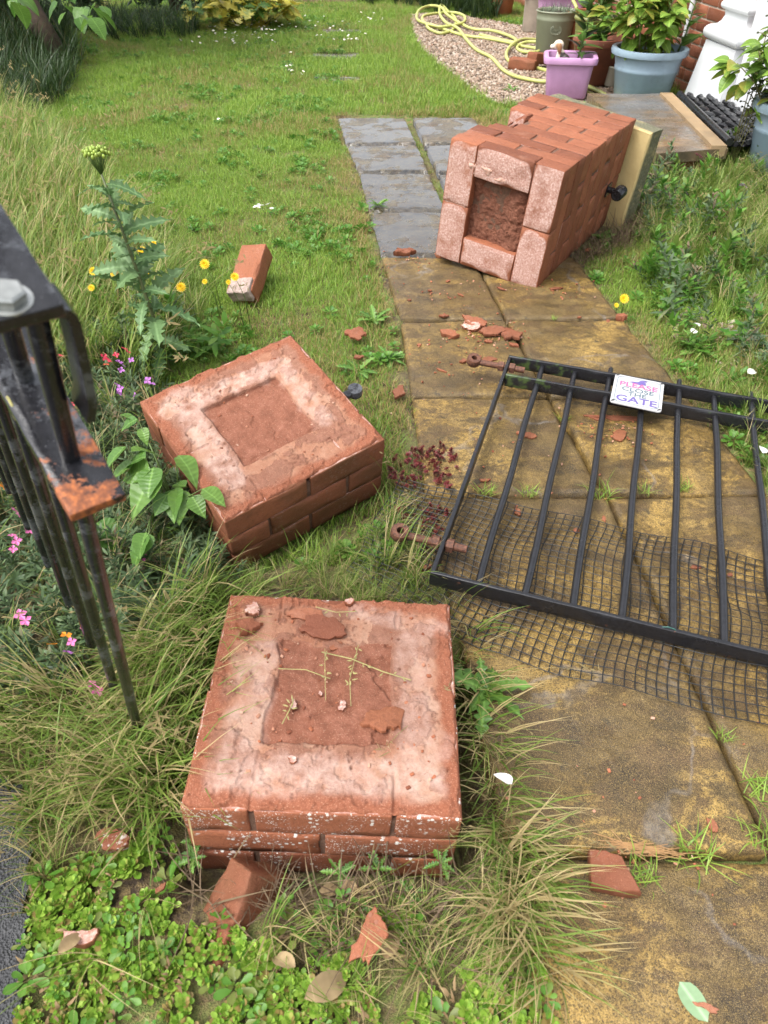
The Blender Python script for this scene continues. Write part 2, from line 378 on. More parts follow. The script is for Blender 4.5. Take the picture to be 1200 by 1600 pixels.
def _alg():
    nt = IRON_ALGAE.node_tree; bs = next(n for n in nt.nodes if n.type == 'BSDF_PRINCIPLED'); src_ = bs.inputs['Base Color'].links[0].from_socket
    tc = nt.nodes.new('ShaderNodeTexCoord'); sx = nt.nodes.new('ShaderNodeSeparateXYZ'); nz = nt.nodes.new('ShaderNodeTexNoise'); nz.inputs['Scale'].default_value = 38; nz.inputs['Detail'].default_value = 6
    mr = nt.nodes.new('ShaderNodeMapRange'); mr.inputs[1].default_value = .34; mr.inputs[2].default_value = .05; mr.inputs[3].default_value = -.14; mr.inputs[4].default_value = .10
    ad = nt.nodes.new('ShaderNodeMath'); ad.operation = 'ADD'; cr = nt.nodes.new('ShaderNodeValToRGB'); cr.color_ramp.elements[0].position = .56; cr.color_ramp.elements[1].position = .66
    mx = nt.nodes.new('ShaderNodeMix'); mx.data_type = 'RGBA'; mx.inputs[7].default_value = (.045, .07, .022, 1); L = nt.links.new
    L(tc.outputs['Object'], sx.inputs[0]); L(tc.outputs['Object'], nz.inputs['Vector']); L(sx.outputs[0], mr.inputs[0]); L(mr.outputs[0], ad.inputs[0]); L(nz.outputs[0], ad.inputs[1]); L(ad.outputs[0], cr.inputs[0]); L(cr.outputs[0], mx.inputs[0]); L(src_, mx.inputs[6]); L(mx.outputs[2], bs.inputs['Base Color'])
_alg()
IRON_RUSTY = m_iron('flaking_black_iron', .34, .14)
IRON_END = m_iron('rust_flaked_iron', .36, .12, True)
RUST = m_iron('rusted_iron', .95, .5)
def m_galv():
    t = T('galvanised_steel'); n = t.noise(40, 4)
    return t.done(t.bsdf(t.ramp(n, [(.3, (.22, .23, .22)), (.7, (.48, .49, .47))]), .38, t.bump(n, .3, .002), Metallic=.75))
GALV = m_galv()
def m_plain(name, c, rough=.5, var=.25, sc=18, bump=.15, spec=.5, dirt=None):
    t = T(name); n = t.noise(sc, 5); f = t.noise(sc * 14, 3)
    d = tuple(x * (1 - var) for x in c); b = tuple(min(1, x * (1 + var)) for x in c)
    col = t.ramp(n, [(.3, d), (.7, b)])
    if dirt: col = t.mix(t.ramp(t.noise(sc * .6, 6, .75), [(.5, 0), (.72, .7)]), col, dirt)
    bs = t.bsdf(col, t.ramp(n, [(.3, max(.05, rough - .1)), (.7, min(1, rough + .12))]), t.bump(f, bump, .003)); bs.inputs['Specular IOR Level'].default_value = spec
    return t.done(bs)
WHITE = m_plain('white_gloss_paint', (.62, .63, .64), .35, .04, 4, .05)
PINK = m_plain('pink_plastic', (.50, .27, .47), .42, .10, 9, .08, dirt=(.40, .22, .36))
BLUE = m_plain('grey_blue_plastic', (.235, .315, .38), .45, .10, 8, .08, dirt=(.15, .19, .21))
SAGE = m_plain('sage_green_clay', (.20, .215, .145), .55, .10, 8, .1)
TERRA = m_plain('terracotta', (.36, .125, .06), .6, .2, 14, .2)
TERRAD = m_plain('dark_terracotta', (.20, .066, .036), .5, .2, 14, .2)
CREAMPOT = m_plain('cream_glaze', (.50, .47, .38), .4, .1)
OLIVE = m_plain('olive_glaze', (.16, .17, .045), .35, .2)
HOSE = m_plain('lime_hose', (.42, .44, .13), .4, .12, 9, .05, dirt=(.3, .32, .12))
TIMBER = m_plain('weathered_timber', (.20, .135, .085), .7, .35, 10, .4)
TIMBER2 = m_plain('grey_box_timber', (.30, .25, .19), .75, .25, 10, .3)
RUBBER = m_plain('black_rubber', (.012, .012, .013), .28, .3, 20, .1)
NET = m_plain('black_plastic_net', (.012, .012, .012), .35, .3)
COMPOST = m_plain('compost', (.035, .022, .014), .9, .5, 60, .8)
LIMEM = m_plain('house_mortar', (.48, .40, .32), .9, .15, 30, .4)
def m_coping():
    t = T('cream_cast_stone'); n = t.noise(7, 5); f = t.noise(120, 4)
    z = t.n('SeparateXYZ', {0: t.obj}).outputs[2]
    col = t.ramp(n, [(.3, (.42, .31, .13)), (.7, (.53, .41, .19))])
    mossy = t.math('MULTIPLY', t.ramp(t.math('ADD', z, t.math('MULTIPLY', n, .02)), [(.012, 0), (.028, 1)]), t.ramp(t.noise(25, 5), [(.25, .4), (.5, 1)]))
    col = t.mix(mossy, col, t.ramp(f, [(.3, (.05, .055, .022)), (.55, (.13, .125, .075)), (.75, (.24, .22, .16))]))
    col = t.mix(t.ramp(f, [(.66, 0), (.75, .5)]), col, (.30, .24, .15))
    return t.done(t.bsdf(col, .8, t.bump(f, .5, .004)))
COPING = m_coping()
def m_step():
    t = T('wet_step_stone'); n = t.noise(4, 6, .7, sc=(1, 3, 1)); f = t.noise(60, 5); g = t.noise(3, 3)
    col = t.ramp(n, [(.3, (.05, .042, .032)), (.5, (.13, .095, .06)), (.68, (.23, .145, .075))])
    col = t.mix(t.ramp(g, [(.45, 0), (.6, .7)]), col, t.ramp(f, [(.3, (.10, .10, .10)), (.7, (.19, .185, .18))]))
    return t.done(t.bsdf(col, t.ramp(t.noise(7, 4), [(.35, .05), (.65, .38)]), t.bump(f, .2, .003)))
STEP = m_step()
# --- foliage
def m_grass(name, g0, g1, straw, rough=.42, tr=.38):
    t = T(name); bl = t.attr('bl').outputs['Fac']; ti = t.attr('tint', 'INSTANCER').outputs['Fac']
    gr = t.mix(bl, g0, g1)
    sel = t.math('ADD', t.math('SUBTRACT', ti, .5), bl)
    sm = t.ramp(sel, [(.62, 0), (.80, 1)])
    col = t.mix(sm, gr, t.mix(bl, straw, tuple(x * .62 for x in straw)))
    return t.leafy(col, rough, tr)
GRASS = m_grass('lawn_blade', (.115, .235, .028), (.35, .48, .082), (.54, .41, .17), .42, .45)
LONGG = m_grass('long_grass_blade', (.10, .19, .025), (.34, .43, .10), (.68, .54, .27), .42, .45)
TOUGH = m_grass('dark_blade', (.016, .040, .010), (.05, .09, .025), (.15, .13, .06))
CLOVER = m_grass('clover_leaf', (.055, .165, .018), (.15, .30, .045), (.25, .3, .07))
SEDUM = m_grass('stonecrop_leaf', (.15, .29, .028), (.36, .50, .085), (.44, .32, .11), .45, .3)
SEDUMRED = m_grass('red_stonecrop_leaf', (.10, .015, .018), (.20, .045, .04), (.12, .1, .04), .4, .2)
WALLF = m_grass('wallflower_leaf', (.040, .075, .030), (.13, .19, .08), (.28, .21, .12), .5, .25)
def m_leaf(name, c0, c1, rough=.38, tr=.3, vein=True, edge=None):
    t = T(name); ob = t.obj; oi = t.n('ObjectInfo').outputs['Random']
    uv = t.n('SeparateXYZ', {0: ob}); n = t.noise(35, 4)
    col = t.mix(oi, c0, c1); col = t.mix(t.ramp(n, [(.35, .35), (.65, 0)]), col, tuple(x * .7 for x in c0))
    v = t.ramp(t.math('ABSOLUTE', uv.outputs[1]), [(.0, 1), (.0022, 0)])
    if vein: col = t.mix(t.math('MULTIPLY', v, .5), col, tuple(min(1, x * 1.7 + .02) for x in c1))
    if edge: col = t.mix(t.ramp(t.math('ADD', t.noise(9, 4), t.math('MULTIPLY', oi, .25)), [(.66, 0), (.76, .8)]), col, edge)
    wv = t.n('TexWave', {'Vector': ob, 'Scale': 28, 'Distortion': 2}).outputs['Fac']
    return t.leafy(col, rough, tr, t.bump(wv, .25 if vein else .06, .003))
LEAF_LILAC = m_leaf('lilac_leaf', (.085, .19, .038), (.18, .32, .065), .3, .35)
LEAF_HYD = m_leaf('hydrangea_leaf', (.12, .235, .028), (.27, .40, .065), .38, .35, True, (.36, .30, .06))
LEAF_FIG = m_leaf('tree_leaf', (.05, .125, .02), (.12, .23, .04), .35, .4)
LEAF_YEL = m_leaf('variegated_leaf', (.50, .44, .05), (.68, .60, .15), .4, .3, False, (.13, .2, .03))
LEAF_RAG = m_leaf('ragwort_leaf', (.09, .18, .06), (.17, .27, .11), .5, .3)
LEAF_GREY = m_leaf('grey_green_leaf', (.09, .125, .075), (.16, .2, .13), .6, .2, False)
LEAF_DARK = m_leaf('evergreen_leaf', (.014, .036, .010), (.05, .09, .025), .35, .2)
STEM = m_plain('green_stem', (.10, .16, .04), .5, .3)
STEMR = m_plain('reddish_stem', (.13, .12, .05), .5, .3)
BARK = m_plain('bark', (.07, .048, .032), .9, .5, 20, .9)
YELLOW = m_plain('yellow_petal', (.75, .50, .015), .5, .15, 60)
BUDS = m_plain('lime_bud', (.22, .30, .04), .5, .25, 60)
ORANGE = m_plain('orange_petal', (.75, .24, .015), .5, .15)
PETALP = m_plain('pink_petal', (.55, .12, .30), .5, .25, 40)
PETALR = m_plain('crimson_petal', (.50, .03, .065), .5, .25, 40)
PETALV = m_plain('mauve_petal', (.33, .11, .36), .5, .25, 40)
PETALW = m_plain('white_petal', (.60, .59, .55), .5, .08, 40)
STRAWM = m_plain('dry_straw', (.30, .27, .10), .6, .3, 40)
SIGNW = m_plain('white_sign_plastic', (.42, .42, .42), .35, .03, 6, .02)
INKV = m_plain('faded_violet_print', (.12, .09, .27), .5, .12, 40)
INKP = m_plain('faded_pink_print', (.40, .09, .22), .5, .15, 40)
INKG = m_plain('faded_grey_print', (.07, .11, .14), .5, .12, 40)

# ------------------------------------------------------------------ ground, path, asphalt
SOIL = m_soil()
def axis(stops):
    out = []
    for (a, b, d) in stops: out += list(np.arange(a, b - 1e-6, d))
    return np.array(out + [stops[-1][1]])
xs = axis([(-40, -6, 4), (-6, -1.2, .08), (-1.2, 1.2, .02), (1.2, 4, .08), (4, 40, 4)]); ys = axis([(-12, -.6, 1.2), (-.6, 2.4, .02), (2.4, 6, .04), (6, 12, .1), (12, 60, 6)])
X, Y = np.meshgrid(xs, ys)
tag(link('lawn', gridmesh('lawn', X, Y, gz(X, Y), SOIL)), 'garden ground of soil, thatch and moss under the grass', kind='structure')
def flat_sheet(name, poly, z, mat, step=.02, amp=.0, bb=None):
    px = [p[0] for p in poly]; py = [p[1] for p in poly]
    x0, x1, y0, y1 = bb or (min(px), max(px), min(py), max(py))
    X, Y = np.meshgrid(np.arange(x0, x1, step), np.arange(y0, y1, step))
    Z = z + amp * fbm(P2(X, Y, 30), 3)
    cxm = X[:-1, :-1] + step / 2; cym = Y[:-1, :-1] + step / 2
    return link(name, gridmesh(name, X, Y, Z, mat, True, inpoly(cxm, cym, poly)))
tag(flat_sheet('pavement', ASPH, .004, m_asphalt(), .015, .006, (-2.2, -.4, -.9, .9)), 'black asphalt pavement at the edge of the planting', kind='structure')

path = link('path', None); tag(path, 'garden path of riven stone slabs laid two abreast', kind='structure')
def slab(q, mat, seed, relief, n=46, z0=0.0, tilt=(0, 0)):
    """q: four world xy corners (near-left, near-right, far-right, far-left)"""
    q = [Vector((*p, 0)) for p in q]; c = sum(q, Vector()) / 4
    u = np.linspace(0, 1, n); U, Vv = np.meshgrid(u, u)
    # squeeze samples to the rim so that the arris is crisp
    ss = lambda a: np.where(a < .5, .5 * (2 * a) ** 1.25, 1 - .5 * (2 - 2 * a) ** 1.25); U, Vv = ss(U), ss(Vv)
    X = (q[0].x * (1 - U) + q[1].x * U) * (1 - Vv) + (q[3].x * (1 - U) + q[2].x * U) * Vv
    Y = (q[0].y * (1 - U) + q[1].y * U) * (1 - Vv) + (q[3].y * (1 - U) + q[2].y * U) * Vv
    X = X + .004 * fbm(P2(U, Vv, 5, seed), 3); Y = Y + .004 * fbm(P2(U, Vv, 5, seed + 9), 3)
    w1 = (q[1] - q[0]).length; h1 = (q[3] - q[0]).length
    d = np.minimum(np.minimum(U, 1 - U) * w1, np.minimum(Vv, 1 - Vv) * h1)
    # riven face: terraces of split stone
    f = fbm(P2(X, Y * 1.7, 4.2, seed * 3.1), 5); ter = np.floor(f * 5) / 5 + sstep(.55, 1, (f * 5) % 1) / 5
    Z = relief * (ter * .7 + .3 * f + .25 * fbm(P2(X, Y, 22, seed), 3))
    Z = Z - np.percentile(Z, 60) + z0 + tilt[0] * (X - c.x) + tilt[1] * (Y - c.y)
    Z = Z - .007 * (1 - sstep(0, .011, d)) - .0025 * np.clip(fbm(P2(X, Y, 40, seed), 2), 0, 1) * (1 - sstep(0, .03, d))
    rim = (U <= 1e-9) | (U >= 1 - 1e-9) | (Vv <= 1e-9) | (Vv >= 1 - 1e-9)
    # skirt
    Xs = np.pad(X, 1, 'edge') - c.x; Ys = np.pad(Y, 1, 'edge') - c.y; Zs = np.pad(Z, 1, 'edge')
    m = np.zeros_like(Zs, bool); m[0] = m[-1] = True; m[:, 0] = m[:, -1] = True; Zs[m] = z0 - .045
    return link('paving_slab', gridmesh('paving_slab', Xs, Ys, Zs, mat), path, (c.x, c.y, 0))
rows = [-.6, 0.0, .51, 1.425, 1.885, 2.39, 2.955, 3.475, 4.035, 4.55, 5.16]
g = .009
for i in range(len(rows) - 1):
    far = rows[i] > 2.9; g = .024 if far else .009; a, b = rows[i] + g, rows[i + 1] - g
    gap = .006 if rows[i] < 3.4 else .028
    mat = SLATE if far else SAND; rl = .0065 if far else .0075
    slab([(lx(a) + .0, a), (cx(a) - gap, a), (cx(b) - gap, b), (lx(b), b)], mat, 1.7 * i + .3, rl, 60 if i < 4 else 46, .0006 * math.sin(i * 5))
    slab([(cx(a) + gap, a), (rx(a), a), (rx(b), b), (cx(b) + gap, b)], mat, 1.7 * i + 31.3, rl, 60 if i < 4 else 46, .0006 * math.cos(i * 3))
for k, (px, py, ww, dd) in enumerate([(524, 86, .42, .12), (526, 122, .34, .03), (534, 48, .38, .06)]):
    p = at(px, py, -.005); slab([(p.x - ww / 2, p.y - dd), (p.x + ww / 2, p.y - dd), (p.x + ww / 2, p.y + dd), (p.x - ww / 2, p.y + dd)], SLATE, 70 + k, .008, 24, -.002)

# ------------------------------------------------------------------ brick piers
def coords(h, r, n): return np.concatenate([[-h, -h + r * .35, -h + r], np.linspace(-h + r, h - r, n + 2)[1:-1], [h - r, h - r * .35, h]])
def rounded_box(size, r, n, seed, amp=.0012, chip=.004, deform=None):
    hx, hy, hz = (s / 2 for s in size); ax = [coords(h, r, k) for h, k in zip((hx, hy, hz), n)]
    idx = {}; vs = []; fs = []
    def vid(i, j, k):
        if (i, j, k) not in idx: idx[(i, j, k)] = len(vs); vs.append((ax[0][i], ax[1][j], ax[2][k]))
        return idx[(i, j, k)]
    N = [len(a) - 1 for a in ax]
    for i in range(N[0]):
        for j in range(N[1]):
            fs.append((vid(i, j, 0), vid(i, j + 1, 0), vid(i + 1, j + 1, 0), vid(i + 1, j, 0))); fs.append((vid(i, j, N[2]), vid(i + 1, j, N[2]), vid(i + 1, j + 1, N[2]), vid(i, j + 1, N[2])))
        for k in range(N[2]):
            fs.append((vid(i, 0, k), vid(i + 1, 0, k), vid(i + 1, 0, k + 1), vid(i, 0, k + 1))); fs.append((vid(i, N[1], k), vid(i, N[1], k + 1), vid(i + 1, N[1], k + 1), vid(i + 1, N[1], k)))
    for j in range(N[1]):
        for k in range(N[2]):
            fs.append((vid(0, j, k), vid(0, j, k + 1), vid(0, j + 1, k + 1), vid(0, j + 1, k))); fs.append((vid(N[0], j, k), vid(N[0], j + 1, k), vid(N[0], j + 1, k + 1), vid(N[0], j, k + 1)))
    p = np.array(vs); h = np.array([hx, hy, hz]) - r; c = np.clip(p, -h, h); d = p - c; L = np.linalg.norm(d, axis=1, keepdims=True)
    dirn = np.where(L > 1e-9, d / np.maximum(L, 1e-9), 0); p = c + dirn * r
    nr = (np.abs(d) > 1e-6).sum(1)
    p = p + amp * np.stack([fbm(p * 18 + seed * 7.1 + q * 31, 3) for q in range(3)], -1)
    ch = np.clip(fbm(p * 26 + seed * 3.7, 3) - .25, 0, 1) * chip * 6 * (nr >= 2)
    p = p - dirn * np.minimum(ch, chip * 1.6)[:, None]
    if deform is not None: p = deform(p)
    return p, np.array(fs)
def brick_mesh(name, mat, seed, size=(.2165, .104, .0718), n=(7, 4, 3), **k):
    p, f = rounded_box(size, .0035, n, seed, **k); return npmesh(name, p, f, mat)
def course(typ):
    """six bricks of one course: (x, y, turned)"""
    o = [(.05125, .1075, 1), (.05125, .3325, 1), (.38875, .1075, 1), (.38875, .3325, 1), (.22, .05125, 0), (.22, .38875, 0)]
    return o if typ == 'X' else [(b, a, 1 - t) for a, b, t in o]
def build_pier(root, zs, types, meshes, special=None, sink=0.0):
    for ci, (z, ty) in enumerate(zip(zs, types)):
        for bi, (x, y, t) in enumerate(course(ty)):
            me = (special or {}).get((ci, bi)) or random.choice(meshes)
            flip = 0 if special and (ci, bi) in special else random.choice((0, 1))
            j = [random.uniform(-.0012, .0012) for _ in range(3)]
            link('brick', me, root, (x + j[0], y + j[1], z + j[2] * .6), (0, 0, (R(90) if t else 0) + flip * math.pi))
def bed_mesh(name, mat, seed, depth, rag, lift=.0035, n=210, salts=(), plates=()):
    """broken bed joint: brick faces, torn mortar skins in layers, a hollow over the core; 'lay' and 'salt' drive the colours"""
    u = np.linspace(.0025, .4375, n); X, Y = np.meshgrid(u, u)
    wob = .007 * fbm(P2(X, Y, 14, seed), 4)
    r = np.maximum(np.abs(X - .22), np.abs(Y - .22)) + wob * rag
    ins = 1 - sstep(.1025, .1075, r)
    f = fbm(P2(X, Y, 8, seed + 2), 6, 2.2, .58)
    l1 = sstep(-.02, .015, f - .05); l2 = sstep(-.02, .015, fbm(P2(X, Y, 10, seed + 20), 6, 2.2, .58) - .22)
    lay = .45 * l1 + .45 * l2
    Z = lift - .002 + .0028 * l1 + .0030 * l2 + .0012 * fbm(P2(X, Y, 45, seed), 4) + .0007 * fbm(P2(X, Y, 150, seed), 3)
    fl = fbm(P2(X, Y, 9, seed + 5), 5); l3 = sstep(-.02, .02, fl - .12)
    Z = Z * (1 - ins) + ins * (lift - depth + .0035 * l3 * rag + .0018 * fbm(P2(X, Y, 40, seed + 6), 4))
    lay = np.where(ins > .5, 1.2 + .4 * l3, lay)
    for (jx, jy, hor) in ((.1075, .05, 0), (.3325, .05, 0), (.1075, .39, 0), (.3325, .39, 0), (.05, .22, 1), (.39, .22, 1)):
        dd = np.abs((Y - jy) if hor else (X - jx)); al = np.abs((X - jx) if hor else (Y - jy)); on = (al < .055) * np.clip(.25 + fbm(P2(X, Y, 16, seed + 7), 2) * 1.8, 0, 1.2)
        g_ = np.exp(-((dd + .002 * wob / .007) / .0026) ** 2) * on; Z = Z - .0055 * g_; lay = lay + .0 * g_
    pit = fbm(P2(X, Y, 75, seed + 3), 2); Z = Z - .003 * sstep(.66, .85, pit) * (1 - ins)
    e = np.minimum(np.minimum(X, .44 - X), np.minimum(Y, .44 - Y)); en = .005 + .016 * np.clip(fbm(P2(X, Y, 20, seed + 1), 4) + .1, 0, 1)
    ed = sstep(0, en, e); Z = Z * ed - (.0062 + .006 * np.clip(fbm(P2(X, Y, 30, seed), 2), 0, 1)) * (1 - ed)
    S = np.zeros_like(X)
    for (x0, y0, x1, y1, w_, k) in salts:
        d = np.array([x1 - x0, y1 - y0]); t = np.clip(((X - x0) * d[0] + (Y - y0) * d[1]) / (d @ d), 0, 1); dist = np.hypot(X - x0 - t * d[0], Y - y0 - t * d[1]) + .012 * fbm(P2(X, Y, 22, seed + 30), 4)
        S = np.maximum(S, k * (1 - sstep(w_ * .45, w_, dist)))
    S = S * np.clip(.75 + .8 * fbm(P2(X, Y, 38, seed + 40), 5), 0, 1)
    me = gridmesh(name, X, Y, Z, mat); attach_float(me, 'lay', lay.ravel()); attach_float(me, 'salt', S.ravel()); attach_float(me, 'rim', sstep(.020, .040, e + .010 * fbm(P2(X, Y, 25, seed + 50), 4)).ravel()); attach_float(me, 'pit', sstep(.64, .78, pit).ravel() * (1 - ins).ravel()); return me
def rough_box(name, c, size, mat, seed, n=(14, 14, 6), amp=.003):
    p, f = rounded_box(size, .004, n, seed, amp=amp, chip=0); return npmesh(name, p + np.array(c), f, mat)

stub = thing('brick_pier_stub', 'square brick stub with lichen spots and rubble on top, standing in its hole', 'brick pier', M=MA, group='pieces of the broken gate pier')
ms = [brick_mesh('brick', BRICK_STUB, 10 + i) for i in range(5)]
build_pier(stub, [-.0378, -.1128, -.1878], 'XYX', ms)
link('mortar', rough_box('mortar', (.22, .22, -.128), (.433, .433, .216), MORTAR, 3), stub)
link('mortar_bed', bed_mesh('mortar_bed', BED_STUB, 5.0, .007, 1.7, .0038, salts=((.06, .060, .385, .062, .046, .60), (.075, .06, .085, .30, .042, .45), (.37, .08, .365, .33, .042, .38), (.26, .405, .42, .37, .030, .38), (.33, .06, .40, .12, .04, .45))), stub)

chunk = thing('brick_pier_chunk', 'tilted square chunk of brick pier with a white-rimmed mortar hollow, lying by the path', 'brick pier', M=MBm, group='pieces of the broken gate pier')
ms = [brick_mesh('brick', BRICK_DARK, 20 + i) for i in range(5)]
build_pier(chunk, [-.0378, -.1128, -.1878], 'YXY', ms)
link('mortar', rough_box('mortar', (.22, .22, -.122), (.433, .433, .204), MORTAR, 4), chunk)
link('mortar_bed', bed_mesh('mortar_bed', BED_CHUNK, 11.0, .011, .6, .0035, salts=((.075, .10, .085, .36, .046, .62), (.09, .365, .36, .352, .036, .66), (.36, .355, .345, .13, .034, .5), (.06, .36, .10, .40, .045, .5))), chunk)
b = MB(); b.tube([(.438, .19, -.025), (.455, .19, -.025), (.475, .19, -.025)], .012, 10); b.lathe([(.008, -.011), (.019, -.011), (.021, 0), (.019, .011), (.008, .011)], 18, Matrix.Translation((.482, .19, -.025)))
link('hinge_eye', smooth_by_angle(b.mesh('hinge_eye', IRON_RUSTY)), chunk)

pil = thing('fallen_brick_pier', 'fallen tall brick pier lying on its side with a hollow foot and cream coping', 'brick pier', M=MC, group='pieces of the broken gate pier')
ms = [brick_mesh('brick', BRICK_PILLAR, 30 + i, (.2165, .104, .0692)) for i in range(6)]
NC = 11; CH = .0715; zs = [.0325 + i * CH for i in range(NC)]
spec = {}
def chipdef(bx, by, t, cut, seed):
    def f(p):
        q = p.copy()
        X = (-p[:, 1] if t else p[:, 0]) + bx; Y = (p[:, 0] if t else p[:, 1]) + by
        s = X * .8 + Y; lim = cut + .012 * fbm(np.stack([X * 30, Y * 30, p[:, 2] * 30 + seed], -1), 3)
        over = np.clip(lim - s, 0, 1); nx, ny = .8 / 1.64, 1 / 1.64
        X2, Y2 = X + over * nx, Y + over * ny
        lx_, ly_ = X2 - bx, Y2 - by
        q[:, 0] = ly_ if t else lx_; q[:, 1] = -lx_ if t else ly_
        return q
    return f
for ci, cut in ((3, .035), (4, .085), (5, .105), (6, .07)):
    ty = 'XY'[ci % 2]
    for bi, (x, y, t) in enumerate(course(ty)):
        if x < .13 and y < .13: spec[(ci, bi)] = brick_mesh('brick', BRICK_PILLAR, 60 + ci, (.2165, .104, .0692), n=(14, 8, 4), deform=chipdef(x, y, t, cut, ci))
for bi in range(6): spec[(0, bi)] = brick_mesh('brick', BRICK_PILLAR, 170 + bi, (.2225, .1105, .0692), chip=.0016, amp=.0016)
build_pier(pil, zs, ['XY'[i % 2] for i in range(NC)], ms, spec)
p, f = rounded_box((.435, .435, NC * CH - .045), .004, (16, 16, 30), 8, amp=.002, chip=0)
p = p + np.array((.2195, .2205, .04 + (NC * CH - .045) / 2 - .002))
s_ = p[:, 0] * .8 + p[:, 1]; inn = (p[:, 2] > 2.6 * CH) & (p[:, 2] < 7.4 * CH); ov = np.where(inn, np.clip(.10 - s_, 0, 1), 0); p[:, 0] += ov * .49; p[:, 1] += ov * .61
link('mortar', npmesh('mortar', p, f, MORTAR), pil)
jb = MB()
for (c, s) in (((.051, .22, .036), (.088, .012, .066)), ((.389, .22, .04), (.088, .012, .04)), ((.1075, .051, .040), (.012, .088, .036)), ((.3325, .051, .034), (.012, .088, .056)), ((.1075, .389, .034), (.012, .088, .05)), ((.3325, .389, .034), (.012, .088, .05))): jb.box(c, s)
tag(link('joint_filling', jb.mesh('joint_filling', m_mortar('pinkish_mortar', (.20, .10, .07), (.30, .17, .125), (.42, .29, .24), .004)), pil, (0, 0, -.004)), kind='stuff')
u = np.linspace(.098, .342, 90); X, Y = np.meshgrid(u, u)
Z = .032 - .016 * fbm(P2(X, Y, 7, 2.), 5, 2.3, .55) - .003 * fbm(P2(X, Y, 70, 3.), 3) - .012 * np.exp(-((X - .30) / .03) ** 2)
link('mortar_core', gridmesh('mortar_core', X, Y, Z, RUBBLE), pil)
# pale crust clinging to the upper brick of the foot
u = np.linspace(.07, .25, 50); v_ = np.linspace(.050, .104, 24); X, Y = np.meshgrid(u, v_)
Z = .004 - .012 * np.clip(.5 + fbm(P2(X, Y, 16, 6.), 4), 0, 1.4) * sstep(0, .02, np.minimum(np.minimum(X - .07, .25 - X), np.minimum(Y - .05, (.104 - Y) * 1.5)))
link('mortar_crust', gridmesh('mortar_crust', X, Y, Z, m_mortar('pale_mortar', (.38, .20, .14), (.50, .31, .24), (.62, .46, .39), .004)), pil)
H_ = NC * CH
b = MB(); cs = .265; rings = [(cs - .006, 0), (cs, .006), (cs, .040), (cs, .092), (cs - .008, .102), (.12, .125), (.01, .132)]
vs = []; 
def ringpts(h, z, k=14):
    o = []
    for (ax_, ay_), (bx_, by_) in (((-h, -h), (h, -h)), ((h, -h), (h, h)), ((h, h), (-h, h)), ((-h, h), (-h, -h))):
        for i in range(k): o.append((ax_ + (bx_ - ax_) * i / k, ay_ + (by_ - ay_) * i / k, z))
    return o
k_ = 56
for h, z in rings: vs += ringpts(h, z)
vs = np.array(vs); vs = vs + .0035 * np.stack([fbm(vs * 14 + q * 9, 3) for q in range(3)], -1)
fs = [(i * k_ + j, i * k_ + (j + 1) % k_, (i + 1) * k_ + (j + 1) % k_, (i + 1) * k_ + j) for i in range(len(rings) - 1) for j in range(k_)]
b.add(vs, fs); b.add(vs[:k_], [tuple(range(k_ - 1, -1, -1))]); b.add(vs[-k_:], [tuple(range(k_))])
link('coping_stone', smooth_by_angle(b.mesh('coping_stone', COPING), 35), pil, (.262, .300, H_ + .048), (0, R(13), 0))
b = MB(); hz_ = .66
b.tube([(.43, .25, hz_), (.462, .25, hz_), (.485, .25, hz_)], .013, 12); b.tube([(.492, .25, hz_ - .040), (.492, .25, hz_ - .034), (.492, .25, hz_ + .026), (.492, .25, hz_ + .032)], [.020, .025, .026, .020], 14); b.box((.443, .25, hz_), (.006, .05, .05))
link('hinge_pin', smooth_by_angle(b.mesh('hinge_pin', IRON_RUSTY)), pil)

# ------------------------------------------------------------------ loose bricks and flakes
def flake_mesh(seed, L, W, th, mat=BRICK_BIT, n=11, curl=.0, poly=None, jag=None):
    rg = random.Random(seed); pts = []
    if poly: pts = [(x * L, y * W) for x, y in poly]
    else:
        for i in range(n):
            a = 2 * math.pi * (i + rg.uniform(-.25, .25)) / n; rr = rg.uniform(.55, 1.1)
            pts.append((math.cos(a) * L / 2 * rr, math.sin(a) * W / 2 * rr))
    # refine outline
    out = []
    for i, (x, y) in enumerate(pts):
        x2, y2 = pts[(i + 1) % len(pts)]
        for t in (0, .33, .66): q_ = (.06 * W if jag is None else jag) * (t > 0); out.append((x + (x2 - x) * t + rg.uniform(-1, 1) * q_, y + (y2 - y) * t + rg.uniform(-1, 1) * q_))
    N = len(out); v = []; area = sum(out[i][0] * out[(i + 1) % N][1] - out[(i + 1) % N][0] * out[i][1] for i in range(N)); out = out if area > 0 else out[::-1]; levels = [(.93, th * .5), (.985, th * .42), (1.0, th * .1), (.97, -th * .35), (.90, -th * .5)]
    for s, z in levels: v += [(x * s, y * s, z) for x, y in out]
    inner = [(x * .45, y * .45, th * .46) for x, y in out]; v += inner; v += [(0, 0, th * .5)]
    v = np.array(v); v[:, 2] += th * .22 * fbm(v * 40 + seed, 3) + curl * (v[:, 0] / L) ** 2 * L
    f = [(i * N + j, i * N + (j + 1) % N, (i + 1) * N + (j + 1) % N, (i + 1) * N + j)[::-1] for i in range(4) for j in range(N)]
    f += [(j, (j + 1) % N, 5 * N + (j + 1) % N, 5 * N + j) for j in range(N)] + [(5 * N + j, 5 * N + (j + 1) % N, 6 * N) for j in range(N)]
    f += [tuple(4 * N + j for j in range(N - 1, -1, -1))]
    m = MB(); m.add(v, f); return smooth_by_angle(m.mesh('brick_flake', mat), 32)
